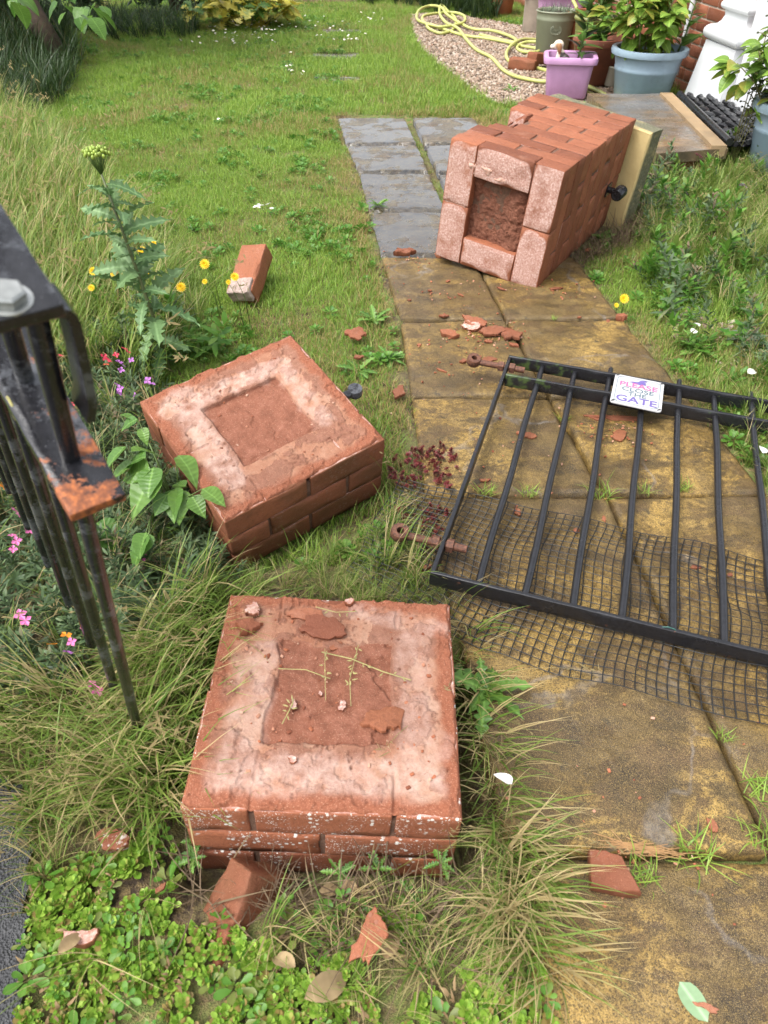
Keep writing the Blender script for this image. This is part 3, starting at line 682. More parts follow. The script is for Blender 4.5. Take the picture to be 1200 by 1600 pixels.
def flake(px, py, L, W, th, rz, label, seed, z=0.0, tilt=(0, 0), group='brick flakes scattered over the path', mat=BRICK_BIT, poly=None, M=None, name='brick_flake', cat='brick flake'):
    p = at(px, py, z); o = link(name, flake_mesh(seed, L, W, th, mat, poly=poly), None, (p.x, p.y, z + th * .5), (tilt[0], tilt[1], rz))
    return tag(o, label, cat, group)
# broken pieces in front
o = link('half_brick', brick_mesh('half_brick', BRICK_WET, 41, (.215, .078, .10), (10, 5, 6), chip=.012, amp=.004, deform=lambda p: np.stack([p[:, 0], p[:, 1] * (1 - .25 * (p[:, 0] / .09)), p[:, 2]], -1)), None, (-.240, .405, -.05), (R(-24), R(-30), R(62)))
tag(o, 'broken half brick propped on end under the near corner of the stub', 'broken brick', 'loose broken bricks')
wp_ = [at(a_, b_, .03) for a_, b_ in ((920, 1328), (946, 1330), (972, 1341), (1003, 1397), (962, 1392), (924, 1382))]; wc_ = sum(wp_, Vector()) / 6
o = link('broken_brick', flake_mesh(42, 1, 1, .034, BRICK_BIT, poly=[((p_ - wc_).x, (p_ - wc_).y) for p_ in wp_][::-1], jag=.0015), None, (wc_.x, wc_.y, .019), (R(3), R(-5), 0))
tag(o, 'wedge of clean orange brick resting on the stone slabs beside dry grass', 'broken brick', 'loose broken bricks')
lb = thing('loose_brick', 'whole red brick lying on the lawn beside yellow flowers', 'brick', loc=tuple(at(391, 428, .07)), rot=(R(-10), R(-24), R(79)))
link('brick', brick_mesh('brick', BRICK_BIT, 43, (.225, .1025, .07), (9, 5, 4), chip=.006), lb)
link('mortar', rough_box('mortar', (-.095, -.004, .022), (.07, .085, .05), m_mortar('grey_pink_mortar', (.24, .17, .14), (.36, .27, .23), (.5, .42, .37), .004), 6, (8, 8, 5), .006), lb)
flake(580, 1466, .092, .050, .012, R(58), 'leaf-shaped flat brick flake lying in the grass below the stub', 101, .035, (R(8), R(-6)), 'brick flakes in the planting')
flake(181, 1316, .07, .040, .022, R(-14), 'lichen-spotted brick flake at the edge of the asphalt', 102, .02, (R(12), 0), 'brick flakes in the planting', m_brick('half_lichen_brick', 0, .6))
flake(128, 1472, .075, .030, .02, R(8), 'dull brown brick flake sunk in the green stonecrop', 103, .012, (0, 0), 'brick flakes in the planting', BRICK_DARK)
flake(252, 1389, .022, .011, .006, R(50), 'tiny orange brick chip in the green stonecrop', 104, .028, (0, 0), 'brick flakes in the planting')
flake(556, 524, .088, .075, .010, R(30), 'heart-shaped brick flake lying in the lawn beside the path', 105, .022, (R(6), R(4)), 'brick flakes in the planting')
flake(560, 560, .035, .026, .008, R(0), 'small brick chip just below the heart-shaped flake in the lawn', 106, .016, (0, 0), 'brick flakes in the planting')
flake(624, 615, .09, .040, .010, R(75), 'long narrow brick flake lying on the lawn edge above the red stonecrop', 107, .016, (0, 0), 'brick flakes in the planting')
flake(632, 398, .10, .045, .022, R(4), 'angular brick flake on the joint between grey and brown slabs', 108, .0, (R(10), 0))
flake(694, 402, .075, .040, .016, R(-12), 'orange brick flake touching the foot of the fallen pier', 109, .0)
hp = 'brick flakes heaped near the gate corner'
flake(742, 505, .115, .070, .012, R(-20), 'uppermost brick flake of the heap beside the gate corner', 110, .010, (R(8), R(5)), hp)
flake(737, 513, .095, .055, .014, R(-40), 'greyish brick flake at the heap edge farthest from the gate', 111, .003, (R(20), 0), hp, BRICK_STUB)
flake(769, 520, .10, .075, .012, R(5), 'round-edged brick flake in the middle of the heap by the gate', 112, .004, (R(5), 0), hp)
flake(797, 524, .085, .10, .012, R(10), 'brick flake of the heap nearest to the gate corner', 113, .002, (R(-4), 0), hp)
flake(764, 535, .035, .018, .006, R(0), 'tiny pale brick chip in front of the heap by the gate', 114, .0, (0, 0), hp)
flake(803, 541, .05, .022, .008, R(-30), 'small brick splinter between the heap and the top of the gate', 115, .0, (0, 0), hp)
flake(703, 525, .080, .045, .014, R(-25), 'pointed brick flake lying alone just left of the heap by the gate', 116, .002, (R(6), 0))
flake(694, 495, .04, .018, .008, R(15), 'thin brick splinter on the slab joint left of the heap', 117, .0)
flake(764, 563, .06, .045, .006, R(40), 'flat brick flake behind the upper rusty hinge bolt', 118, .0)
flake(724, 566, .035, .022, .008, R(50), 'small brick chip beside the ring of the upper hinge bolt', 119, .0)
flake(824, 682, .075, .030, .006, R(-28), 'slim brick flake lying between the first two gate bars', 120, .0)
flake(962, 655, .18, .030, .007, R(-6), 'long bright orange brick smear flake under the gate below the sign', 121, .0)
flake(968, 683, .065, .040, .007, R(60), 'bright orange brick flake under the gate bar below the sign', 122, .0)
flake(808, 801, .030, .038, .006, R(0), 'orange brick flake under the netting between gate bars', 123, .0)
flake(757, 752, .035, .014, .005, R(0), 'pinkish brick sliver between the first two gate bars near the netting', 124, .0)
flake(1088, 888, .034, .016, .006, R(0), 'orange brick chip on the netting between the last gate bars', 125, .004)
flake(665, 890, .035, .018, .010, R(20), 'brick chip beside the lower rusty hinge bolt', 126, .0)
flake(971, 500, .04, .035, .02, R(0), 'small brick lump on the right edge of the path', 127, .0)
flake(868, 452, .07, .022, .006, R(20), 'orange brick splinter at the corner of the fallen pier on the slab', 128, .0)
flake(918, 392, .035, .025, .008, R(20), 'orange brick chip in the grass beside the fallen pier', 129, .014, (0, 0), 'brick flakes in the planting')
for i, (px, py) in enumerate([(672, 455), (700, 440), (720, 462), (655, 540), (750, 560), (783, 452), (905, 497), (950, 503), (690, 580), (640, 470), (943, 812), (930, 655), (1140, 900), (1112, 1290), (1105, 1575), (900, 830)]):
    where = ('left of the fallen pier foot', 'just under the left corner of the fallen pier', 'in front of the fallen pier foot', 'far left on the slab of the heap', 'behind the upper hinge bolt tip', 'on the centre joint under the fallen pier', 'on the cross joint right of the heap', 'near the lump on the right path edge', 'below the ring of the upper hinge bolt', 'at the left path edge by the first cross joint', 'on the netting between middle bars', 'beside the bright orange flake under the sign', 'on the netting near the right frame edge', 'on the big near slab by the netting end', 'beside the pale oval leaf on the nearest slab', 'on the netting left of the middle bars')[i]
    flake(px, py, .018 + .012 * (i % 3), .012 + .004 * (i % 2), .005, i * 1.1, 'tiny orange brick crumb ' + where, 140 + i, .0, (0, 0), 'tiny brick crumbs on the path')
# flakes on top of the stub
def on_stub(x, y, L, W, th, rz, label, seed, lift=.006, tilt=(0, 0), mat=BRICK_PILLAR):
    M = MA @ Matrix.Translation((x, y, lift)) @ Euler((tilt[0], tilt[1], rz)).to_matrix().to_4x4()
    return tag(link('brick_flake', flake_mesh(seed, L, W, th, mat), None, M=M), label, 'brick flake', 'rubble flakes on the stub')
MB_FLAKE = m_brick('red_mortar_flake', .0, .0, .25)
on_stub(.195, .352, .125, .062, .009, R(-8), 'large ragged mortar flake near the back of the stub top', 201, .010, (R(6), 0), MB_FLAKE)
on_stub(.165, .385, .10, .035, .008, R(-14), 'thin flake tucked behind the large ragged flake on the stub', 202, .008, (R(14), 0), MB_FLAKE)
on_stub(.050, .352, .060, .045, .014, R(25), 'curled flake at the back corner of the stub top nearest the railing', 203, .010, (R(-10), R(12)), MB_FLAKE)
on_stub(.055, .395, .035, .050, .012, R(10), 'pale pinkish flake at the very back corner of the stub top', 204, .008, (0, 0), BRICK_STUB)
on_stub(.315, .165, .085, .070, .010, R(32), 'pointed mortar flake at the near inner corner of the stub hollow', 205, .006, (R(-8), R(6)), MB_FLAKE)
on_stub(.240, .425, .022, .018, .010, R(0), 'bright orange chip at the back edge of the stub top', 206, .008, (0, 0), BRICK_PILLAR)
on_stub(.155, .188, .014, .028, .010, R(10), 'orange chip beside grass seed in the stub hollow', 207, .002)
on_stub(.240, .190, .014, .030, .010, R(-5), 'orange chip in the middle of the stub hollow', 208, .002)
on_stub(.20, .215, .012, .010, .006, R(0), 'tiny red crumb in the middle of the stub hollow', 209, .001)
on_stub(.165, .085, .016, .016, .006, R(0), 'small square flake at the front lip of the stub hollow', 210, .008)
on_stub(.22, .32, .030, .016, .006, R(40), 'small flake in front of the large ragged flake on the stub', 211, .002, (0, 0), MB_FLAKE)
# cut grass stems with seeds on the stub
def straw(pts, r, label, seeds=8, seed=0):
    rg = random.Random(seed); b = MB(); pts = [Vector(p) for p in pts]; b.tube(pts, r, 5)
    for i in range(seeds):
        t = .35 + .65 * i / max(1, seeds); k = min(len(pts) - 2, int(t * (len(pts) - 1))); c = pts[k].lerp(pts[k + 1], t * (len(pts) - 1) - k)
        a = rg.uniform(0, 6.3); e = c + Vector((math.cos(a), math.sin(a), .25)) * rg.uniform(.008, .016)
        b.tube([c.lerp(e, .3), c.lerp(e, .6), e], [.0006, .0016, .0004], 5)
    return tag(link('cut_straw', b.mesh('cut_straw', STRAWM)), label, 'grass stem', 'cut grass stems on the stub')
def sp(x, y, z=.008): return MA @ Vector((x, y, z))
straw([sp(.195, .30, .010), sp(.25, .285, .014), sp(.31, .262, .010), sp(.36, .245, .012)], .0011, 'long green grass stem lying across the right rim of the stub hollow', 6, 1)
straw([sp(.12, .262, .006), sp(.17, .258, .012), sp(.215, .245, .006)], .0009, 'short bowed grass stem in the left half of the stub hollow', 0, 2)
straw([sp(.255, .19, .006), sp(.25, .24, .012), sp(.262, .32, .010)], .0007, 'seed-bearing grass stem standing upright in the middle of the stub hollow', 14, 3)
straw([sp(.21, .20, .006), sp(.205, .25, .012), sp(.20, .31, .008)], .0006, 'fine grass stem with seeds beside the middle orange chip on the stub', 10, 4)
straw([sp(.175, .405, .014), sp(.215, .392, .016), sp(.255, .40, .012)], .0009, 'grass stem lying over the flake at the back of the stub', 3, 5)
straw([sp(.14, .15, .006), sp(.15, .175, .010), sp(.155, .20, .006)], .0010, 'tiny seed stalk at the front of the stub hollow', 7, 6)

# ------------------------------------------------------------------ fallen gate, sign, hinge bolts
GO = Vector((.1055, 1.0891, .045)); gu = Vector((math.cos(-.3519), math.sin(-.3519), -.0216)); gv = Vector((math.sin(.2579), math.cos(.2579), .0075)); gn = gu.cross(gv).normalized()
MG = Matrix.Identity(4)
for i, c in enumerate((gu, gv, gn)):
    for k in range(3): MG[k][i] = c[k]
MG.translation = GO
gate = thing('iron_gate', 'black iron bar gate lying flat across the path on its netting', 'gate', M=MG)
GW, GH, G2, SPC = 1.13, .961, .852, .1023
def bar_box(name, c, s, mat=IRON, parent=gate):
    p, f = rounded_box(s, .0018, (max(2, int(s[0] * 40)), max(1, int(s[1] * 40)), 2), hash(name) % 97, amp=.0009, chip=.0006)
    return link(name, npmesh(name, p + np.array(c), f, mat), parent)
bar_box('bottom_rail', (GW / 2, 0, 0), (GW + .008, .010, .040))
bar_box('top_rail', (GW / 2, GH, 0), (GW + .008, .010, .040), IRON_ALGAE)
bar_box('middle_rail', (GW / 2, G2, 0), (GW - .012, .010, .040), IRON_ALGAE)
for xx in (0, GW): bar_box('stile', (xx, GH / 2, .0), (.010, GH - .012, .036))
for i in range(1, 11):
    x = i * SPC; top = GH + (.055 if i in (3, 5, 7, 9) else -.004)
    b = MB(); n_ = 12; pts = [(x + .0015 * math.sin(i * 3 + q), .006 + (top - .006) * q / n_, .001) for q in range(n_ + 1)]; rr = [.0087] * n_ + [.0075]
    b.tube(pts, rr, 12); link('bar', smooth_by_angle(b.mesh('bar', IRON)), gate)
def eyebolt(y, sgn):
    e = link('hinge_bolt', None, gate, (0, y, .004))
    b = MB(); b.tube([(-.085, 0, 0), (.055, 0, 0)], .0095, 12); link('shank', smooth_by_angle(b.mesh('shank', RUST)), e)
    b = MB(); b.lathe([(.009, -.012), (.020, -.012), (.022, -.007), (.022, .007), (.020, .012), (.009, .012), (.009, -.012)], 22, Matrix.Translation((-.105, 0, .004)) @ Euler((R(14), R(10), 0)).to_matrix().to_4x4())
    link('eye', smooth_by_angle(b.mesh('eye', RUST)), e)
    for x0, m_ in ((-.018, RUST), (.016, RUST)):
        b = MB(); b.lathe([(.0165, -.008), (.0165, .008)], 6, Matrix.Translation((x0, 0, 0)) @ Euler((0, R(90), 0)).to_matrix().to_4x4()); link('nut', b.mesh('nut', m_), e)
eyebolt(GH - .045, 1); eyebolt(.105, 1)
b = MB(); b.tube([(.50 + .024 * math.cos(a), .0, .024 * math.sin(a)) for a in np.linspace(0, 6.28, 12)], .0012, 5); link('wire_tie', b.mesh('wire_tie', m_plain('green_wire', (.03, .10, .08), .4)), gate)
# green algae tufts at the hinge end of the rails
# sign
MS = MG @ Matrix.Translation((.432, .885, .026)) @ Euler((R(-2), R(1), R(-2))).to_matrix().to_4x4()
sg = thing('gate_sign', 'small white sign reading PLEASE CLOSE THE GATE, tied to the gate rails', 'sign', M=MS)
b = MB(); SW, SH = .142, .168; rr = .010; pts = []
for cx_, cy_, a0 in ((SW / 2 - rr, SH / 2 - rr, 0), (-SW / 2 + rr, SH / 2 - rr, 90), (-SW / 2 + rr, -SH / 2 + rr, 180), (SW / 2 - rr, -SH / 2 + rr, 270)):
    for a in range(0, 91, 18): pts.append((cx_ + rr * math.cos(R(a0 + a)), cy_ + rr * math.sin(R(a0 + a))))
n_ = len(pts); b.add([(x, y, .0) for x, y in pts] + [(x, y, .0035) for x, y in pts], [tuple(range(n_ - 1, -1, -1)), tuple(range(n_, 2 * n_))] + [(i, (i + 1) % n_, n_ + (i + 1) % n_, n_ + i) for i in range(n_)])
link('sign_plate', b.mesh('sign_plate', SIGNW), sg)
def text(s, y, size, mat, name, sx=1.0, off=0.0):
    c = bpy.data.curves.new(name, 'FONT'); c.body = s; c.size = size; c.align_x = 'CENTER'; c.extrude = .0002; c.offset = off
    o = bpy.data.objects.new('tmp', c); COL.objects.link(o); dg = bpy.context.evaluated_depsgraph_get(); me = bpy.data.meshes.new_from_object(o.evaluated_get(dg)); bpy.data.objects.remove(o); bpy.data.curves.remove(c)
    me.materials.clear(); me.materials.append(mat); me.name = name
    return link(name, me, sg, (0, y, .0041), None, (sx, 1, 1))
text('PLEASE', .022, .036, INKP, 'lettering', .98, .0006); text('CLOSE', -.004, .031, INKG, 'lettering', 1.0, .0002); text('THE', -.029, .029, INKG, 'lettering', 1.0, .0002); text('GATE', -.066, .047, INKV, 'lettering', .98, .0008)
b = MB(); pp = []
for sc_ in (1, .975):
    w2, h2, ch_ = SW / 2 * .88 * sc_, SH / 2 * .90 * (1 - (1 - sc_) * .85), .010
    pp.append([(w2 - ch_, h2), (-w2 + ch_, h2), (-w2, h2 - ch_), (-w2, -h2 + ch_), (-w2 + ch_, -h2), (w2 - ch_, -h2), (w2, -h2 + ch_), (w2, h2 - ch_)])
b.add([(x, y, .0042) for q in pp for x, y in q], [(i, (i + 1) % 8, 8 + (i + 1) % 8, 8 + i) for i in range(8)]); link('border_line', b.mesh('border_line', INKG), sg)
b = MB(); hx = [(-.032, .048), (-.018, .056), (-.004, .058), (.004, .070), (.018, .074), (.024, .069), (.014, .064), (.022, .058), (.018, .052), (.024, .044), (.012, .047), (.004, .041), (-.006, .047), (-.020, .043), (-.016, .049)]
b.add([(x, y, .0042) for x, y in hx], [tuple(range(len(hx)))]); link('dog_emblem', b.mesh('dog_emblem', INKV), sg)
for x, y in ((-.064, .076), (.064, .076), (-.064, -.076), (.064, -.076)):
    b = MB(); b.tube([(x - .004, y - .003, .005), (x, y, .0065), (x + .004, y + .003, .005)], .0014, 6); link('cable_tie', b.mesh('cable_tie', RUBBER), sg)

# netting
def net_mesh():
    O = Vector((.045, 1.49, 0)); U = Vector((.90 - .045, 1.17 - 1.49, 0)); L = U.length; U.normalize(); W = Vector((U.y, -U.x, 0)); 
    cell = .0205; nu, nv = int(1.25 / cell), 24
    b = MB()
    def pos(a, c):
        a2 = a * 1.0; wv = .006 * math.sin(c * 9 + a * 7) + .004 * math.sin(a * 23 + c * 5) + .008 * math.sin(a * 3.1 + 1)
        tap = 1 - .22 * max(0, 1 - a / .35)
        p = O + U * (a2 + .006 * math.sin(c * 20 + a * 4)) + W * (c * tap + wv)
        bump_ = .006 + .010 * (perlin(np.array([[p.x * 7, p.y * 7, 1.3]]))[0] + .6) + .022 * math.exp(-((c - .17 - .08 * math.sin(a * 8)) / .022) ** 2) * (a > .5)
        g_ = (p - GO); below = g_.dot(gv); 
        z = max(bump_, .004)
        # stay under the gate bars
        if -.03 < below < .95: z = min(z, GO.z + (p.x - GO.x) * -.02 - .027 + .012)
        return (p.x, p.y, z)
    for i in range(nu):
        if i * cell > 1.25: break
        b.tube([pos(i * cell, j * cell) for j in range(nv)], .00135, 4, False)
    for j in range(nv): b.tube([pos(i * cell, j * cell) for i in range(nu)], .00135, 4, False)
    return b.mesh('plastic_netting', NET, True)
tag(link('plastic_netting', net_mesh()), 'crumpled black plastic netting spread under the fallen gate', 'netting')

# ------------------------------------------------------------------ leaning iron railing in the left foreground
ra = Vector((.202, -.2375, .95)).normalized(); ru = Vector((-.57, .76, .31)); ru = (ru - ra * ru.dot(ra)).normalized(); rn = ra.cross(ru)
MR = Matrix.Identity(4)
for i, c in enumerate((ru, rn, ra)):
    for k in range(3): MR[k][i] = c[k]
MR.translation = Vector((-.278, .510, .82))
rail = thing('iron_railing', 'leaning black iron railing with flaking rust, standing in the long grass', 'railing', M=MR)
def rbox(name, c, s, mat): 
    p, f = rounded_box(s, .0016, (max(2, int(s[0] * 60)), 5, 2), 5, amp=.0010, chip=.0008); return link(name, npmesh(name, p + np.array(c), f, mat), rail)
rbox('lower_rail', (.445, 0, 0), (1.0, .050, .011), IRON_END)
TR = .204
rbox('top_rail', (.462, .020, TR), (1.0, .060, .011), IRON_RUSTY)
for i in range(9):
    x = .004 + i * .103; lo = -.86 if i == 0 else -.84; hi = TR - .007 if i == 0 else TR + .085
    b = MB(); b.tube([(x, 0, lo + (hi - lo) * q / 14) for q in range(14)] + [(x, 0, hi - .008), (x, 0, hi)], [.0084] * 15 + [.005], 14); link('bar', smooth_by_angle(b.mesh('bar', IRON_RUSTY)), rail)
b = MB(); b.lathe([(.0115, 0), (.0122, .0015), (.0122, .007), (.0105, .0085)], 6); link('bolt_head', b.mesh('bolt_head', GALV), rail, (-.022, .020, TR + .006))
b = MB(); b.lathe([(.0155, 0), (.0155, .002)], 20); link('washer', smooth_by_angle(b.mesh('washer', GALV)), rail, (-.022, .020, TR + .0046))
b = MB(); b.lathe([(.014, 0), (.0155, .002), (.0155, .011), (.014, .013)], 6); link('nut', b.mesh('nut', GALV), rail, (.004, 0, TR - .0185))
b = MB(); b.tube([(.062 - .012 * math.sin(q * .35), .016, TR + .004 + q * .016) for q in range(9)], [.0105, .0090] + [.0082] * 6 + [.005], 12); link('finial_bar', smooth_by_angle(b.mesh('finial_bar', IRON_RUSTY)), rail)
def strap():
    # flat bar bent over the edge of the top rail and hanging down
    prof = [(-.033, TR + .004), (-.036, TR + .003), (-.038, TR - .001), (-.039, TR - .007), (-.040, TR - .05), (-.040, TR - .09), (-.036, TR - .108)]
    b = MB(); th = .007; vs = []; n = len(prof)
    for k, (y, z) in enumerate(prof):
        a = Vector(prof[max(0, k - 1)]); c = Vector(prof[min(n - 1, k + 1)]); t = (c - a).normalized(); nr = Vector((-t.y, t.x))
        for xx, s in ((-.046, 0), (-.016, 0), (-.016, 1), (-.046, 1)):
            q = Vector((y, z)) - nr * th * s; vs.append((xx, q.x, q.y))
    fs = [(k * 4 + j, k * 4 + (j + 1) % 4, k * 4 + 4 + (j + 1) % 4, k * 4 + 4 + j) for k in range(n - 1) for j in range(4)] + [(3, 2, 1, 0), tuple((n - 1) * 4 + j for j in range(4))]
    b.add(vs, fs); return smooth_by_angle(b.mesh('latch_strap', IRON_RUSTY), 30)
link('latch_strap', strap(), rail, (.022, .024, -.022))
b = MB(); b.tube([(.085 + .012 * math.cos(a), .022, -.005 + .012 * math.sin(a)) for a in np.linspace(.4, 5.6, 14)], .0012, 5); link('wire_tie', b.mesh('wire_tie', STRAWM), rail)

# ------------------------------------------------------------------ house, step, pots
def wx(y): return 2.12 - .134 * (y - 5.73)
wdir = Vector((-.134, 1, 0)).normalized(); wn = Vector((-1, -.134, 0)).normalized()
MW = Matrix.Identity(4)
for i, c in enumerate((wdir, -wn, Vector((0, 0, 1)))):
    for k in range(3): MW[k][i] = c[k]
MW.translation = Vector((wx(5.73), 5.73, 0))          # local x along the wall (away), local y into the house
house = thing('house_wall', 'red brick house wall with pale mortar joints behind the flower pots', 'house wall', M=MW)
b = MB(); b.box((2.2, .154, 1.2), (6.2, .30, 2.5)); link('mortar', b.mesh('mortar', LIMEM), house)
hm = [brick_mesh('brick', BRICK_HOUSE, 80 + i, (.215, .1025, .065), n=(2, 1, 1), chip=.002) for i in range(4)]
cnt = 0; extra = MB()
for r_ in range(32):
    z = .03 + r_ * .075
    for c_ in range(27):
        x = -.80 + c_ * .225 + (.1125 if r_ % 2 else 0)
        if x > 5.1: continue
        if r_ < 12 and c_ < 24:
            link('brick', hm[(r_ * 7 + c_ * 3) % 4], house, (x, .05 - random.uniform(-.001, .0015), z)); cnt += 1
        else: extra.box((x, .05, z), (.215, .1025, .065))
tag(link('upper_brickwork', extra.mesh('upper_brickwork', BRICK_HOUSE), house), kind='stuff')
# door surround: local frame of the wall
ds = thing('door_surround', 'white painted moulded pilaster standing beside the house door', 'door surround', M=MW)
def loft_rect(prof, x0, x1, y1, name, mat, parent):
    """profile of (overhang, z) swept round three sides of a block x0..x1, y up to y1"""
    b = MB(); vs = []
    for o, z in prof: vs += [(x1 + o, y1, z), (x1 + o, -.14 - o, z), (x0 - o, -.14 - o, z), (x0 - o, y1, z)]
    b.add(vs, [(i * 4 + j, i * 4 + j + 1, i * 4 + 5 + j, i * 4 + 4 + j) for i in range(len(prof) - 1) for j in range(3)] + [tuple((len(prof) - 1) * 4 + j for j in range(4))])
    return link(name, smooth_by_angle(b.mesh(name, mat), 30), parent)
px0, px1 = -.72, -.34
loft_rect([(.045, 0), (.0, .37), (.0, .385), (-.012, .39)], px0, px1, .0, 'plinth', WHITE, ds)
tor = lambda c, r, o0, n=9: [(o0 + r * math.cos(a), c + r * math.sin(a)) for a in np.linspace(-math.pi / 2, math.pi / 2, n)]
loft_rect([(-.03, .388)] + tor(.43, .042, -.02) + [(-.03, .475), (-.045, .49), (-.055, .52), (-.05, .545)] + tor(.572, .024, -.05) + [(-.065, .60), (-.075, .62)], px0, px1, .0, 'base_moulding', WHITE, ds)
loft_rect([(-.08, .60), (-.08, 2.4)], px0, px1, .0, 'shaft', WHITE, ds)
df = MB(); df.box((-1.02, -.03, 1.2), (.50, .16, 2.4)); link('door_jamb', df.mesh('door_jamb', WHITE), ds)
dr = MB(); dr.box((-1.75, .05, 1.2), (1.0, .06, 2.36)); link('door_leaf', dr.mesh('door_leaf', m_plain('dark_door_paint', (.02, .025, .03), .3)), ds)
b = MB(); b.tube([(.12, -.05, .10), (.12, -.05, 2.4)], .018, 12); tag(link('downpipe', smooth_by_angle(b.mesh('downpipe', WHITE)), None, M=MW), 'thin white downpipe fixed to the brick house wall', 'pipe')

# step slab with its riser, rubber mat
ZS = .12
q = [at(1027, 240, ZS), at(1138, 232, ZS), at(1052, 146, ZS), at(918, 146, ZS)]
step = thing('door_step', 'worn wet stone slab forming the step before the white pilaster', 'door step')
b = MB(); n_ = 20; vs = []
U, W_ = np.meshgrid(np.linspace(0, 1, n_), np.linspace(0, 1, n_))
pt = lambda u, v: (q[0] * (1 - u) + q[1] * u) * (1 - v) + (q[3] * (1 - u) + q[2] * u) * v
top = np.array([pt(u, v) for u, v in zip(U.ravel(), W_.ravel())]); top[:, 2] += .004 * fbm(top * 5, 4)
b.add(top, [(j * n_ + i, j * n_ + i + 1, (j + 1) * n_ + i + 1, (j + 1) * n_ + i) for j in range(n_ - 1) for i in range(n_ - 1)])
rim = [i for i in range(n_)] + [i * n_ + n_ - 1 for i in range(1, n_)] + [(n_ - 1) * n_ + i for i in range(n_ - 2, -1, -1)] + [i * n_ for i in range(n_ - 2, 0, -1)]
lo_ = [(top[i][0], top[i][1], ZS - .05) for i in rim]; k_ = len(rim)
b.add([top[i] for i in rim] + lo_, [(i, k_ + i, k_ + (i + 1) % k_, (i + 1) % k_) for i in range(k_)] + [tuple(range(k_, 2 * k_))])
link('slab', smooth_by_angle(b.mesh('slab', STEP), 40), step)
b = MB(); cc = sum(q, Vector()) / 4
for k in range(4):
    a_, c_ = q[k].lerp(cc, .14), q[(k + 1) % 4].lerp(cc, .14); d_ = (c_ - a_); 
    b.box(((a_ + c_) / 2).to_tuple()[:2] + (.03,), (d_.length * .7, .08, .09), Matrix.Rotation(math.atan2(d_.y, d_.x), 4, 'Z'))
link('riser', b.mesh('riser', BRICK_DARK), step)
# stone edging strip along the mat
e0, e1 = at(1048, 146, ZS + .012), at(1133, 229, ZS + .012)
b = MB(); d_ = (e1 - e0); b.box(((e0 + e1) / 2 - Vector((.03, 0, .02))).to_tuple(), (d_.length, .075, .05), Matrix.Rotation(math.atan2(d_.y, d_.x), 4, 'Z'))
link('edge_strip', b.mesh('edge_strip', m_plain('pale_sandstone', (.27, .185, .10), .6, .3, 8, .4)), step)
mt = thing('rubber_mat', 'black ribbed rubber mat lying before the white pilaster', 'door mat')
a0, a1 = at(1062, 147, ZS + .01), at(1140, 222, ZS + .01); dv = (a1 - a0).normalized(); nv = Vector((-dv.y, dv.x, 0)); nv = nv if nv.x > 0 else -nv
MWd = .62; Lm = (a1 - a0).length
b = MB(); b.add([a0 - Vector((0, 0, .02)), a1 - Vector((0, 0, .02)), a1 + nv * MWd - Vector((0, 0, .02)), a0 + nv * MWd - Vector((0, 0, .02))], [(0, 1, 2, 3)])
link('backing', b.mesh('backing', RUBBER), mt)
b = MB(); b.tube([a0, a1], .020, 10); link('rim', smooth_by_angle(b.mesh('rim', RUBBER)), mt)
for i in range(9):
    o_ = a0 + nv * (.05 + i * .065); b = MB(); b.tube([o_ + dv * (Lm * t) + Vector((0, 0, -.006 + .006 * math.cos(t * Lm * 52 + i * 2))) + nv * .018 * math.sin(t * Lm * 52 + i) for t in np.linspace(0, 1, 60)], .014, 6)
    link('rib', smooth_by_angle(b.mesh('rib', RUBBER)), mt)

def pot(name, label, x, y, prof, mat, z=0.0, n=40, group='flower pots by the house wall', soil=None, M=None):
    o = thing(name, label, 'flower pot', (x, y, z), group=group)
    b = MB(); b.lathe(prof, n); link('shell', smooth_by_angle(b.mesh('shell', mat), 50), o)
    if soil:
        r, zz = soil; b = MB(); u = np.linspace(0, 1, 8); vs = [(0, 0, zz + .01)]; 
        for k in range(1, 6):
            for j in range(20): a = 2 * math.pi * j / 20; rr = r * k / 5; vs.append((rr * math.cos(a), rr * math.sin(a), zz + .006 * math.sin(j * 3 + k * 2)))
        fs = [(0, 1 + j, 1 + (j + 1) % 20) for j in range(20)] + [(1 + (k - 1) * 20 + j, 1 + k * 20 + j, 1 + k * 20 + (j + 1) % 20, 1 + (k - 1) * 20 + (j + 1) % 20) for k in range(1, 5) for j in range(20)]
        b.add(vs, fs); link('soil', b.mesh('soil', COMPOST, True), o)
    return o
def potprof(rb, rt, h, rim=.02, rh=.035, wall=.008, ring=None):
    p = [(rb * .3, .004), (rb - .008, .0), (rb, .008)]
    if ring:
        f, d = ring; r_ = rb + (rt - rb) * f; p += [(r_ - .0, h * f - .012), (r_ + d, h * f - .008), (r_ + d, h * f + .008), (r_ + .001, h * f + .014)]
    p += [(rt, h - rh), (rt + rim, h - rh + .004), (rt + rim + .004, h - rh * .5), (rt + rim, h - .003), (rt + rim * .5, h), (rt - wall, h - .004), (rt - wall - .004, h - rh), (rb - wall, h * .3)]
    return p
bp = at(1006, 168, 0); BX, BY = bp.x + .02, bp.y + .19
pot('blue_pot', 'large grey blue round pot with a rolled rim holding the bushy hydrangea', BX, BY, potprof(.175, .222, .315, .022, .042, ring=(.62, .004)), BLUE, soil=(.20, .26))
B2 = Vector((2.10, 4.05, 0))
pot('blue_pot', 'grey blue round pot half hidden in long grass near the frame edge', B2.x, B2.y, potprof(.17, .215, .33, .022, .045, ring=(.62, .004)), BLUE, soil=(.20, .27))
gp = at(866, 86, 0)
sp_ = pot('sage_pot', 'tall sage green pot with an oval emblem, holding grey lavender', gp.x, gp.y + .15, potprof(.135, .160, .30, .004, .012, ring=(.80, .003)), SAGE, soil=(.15, .275))
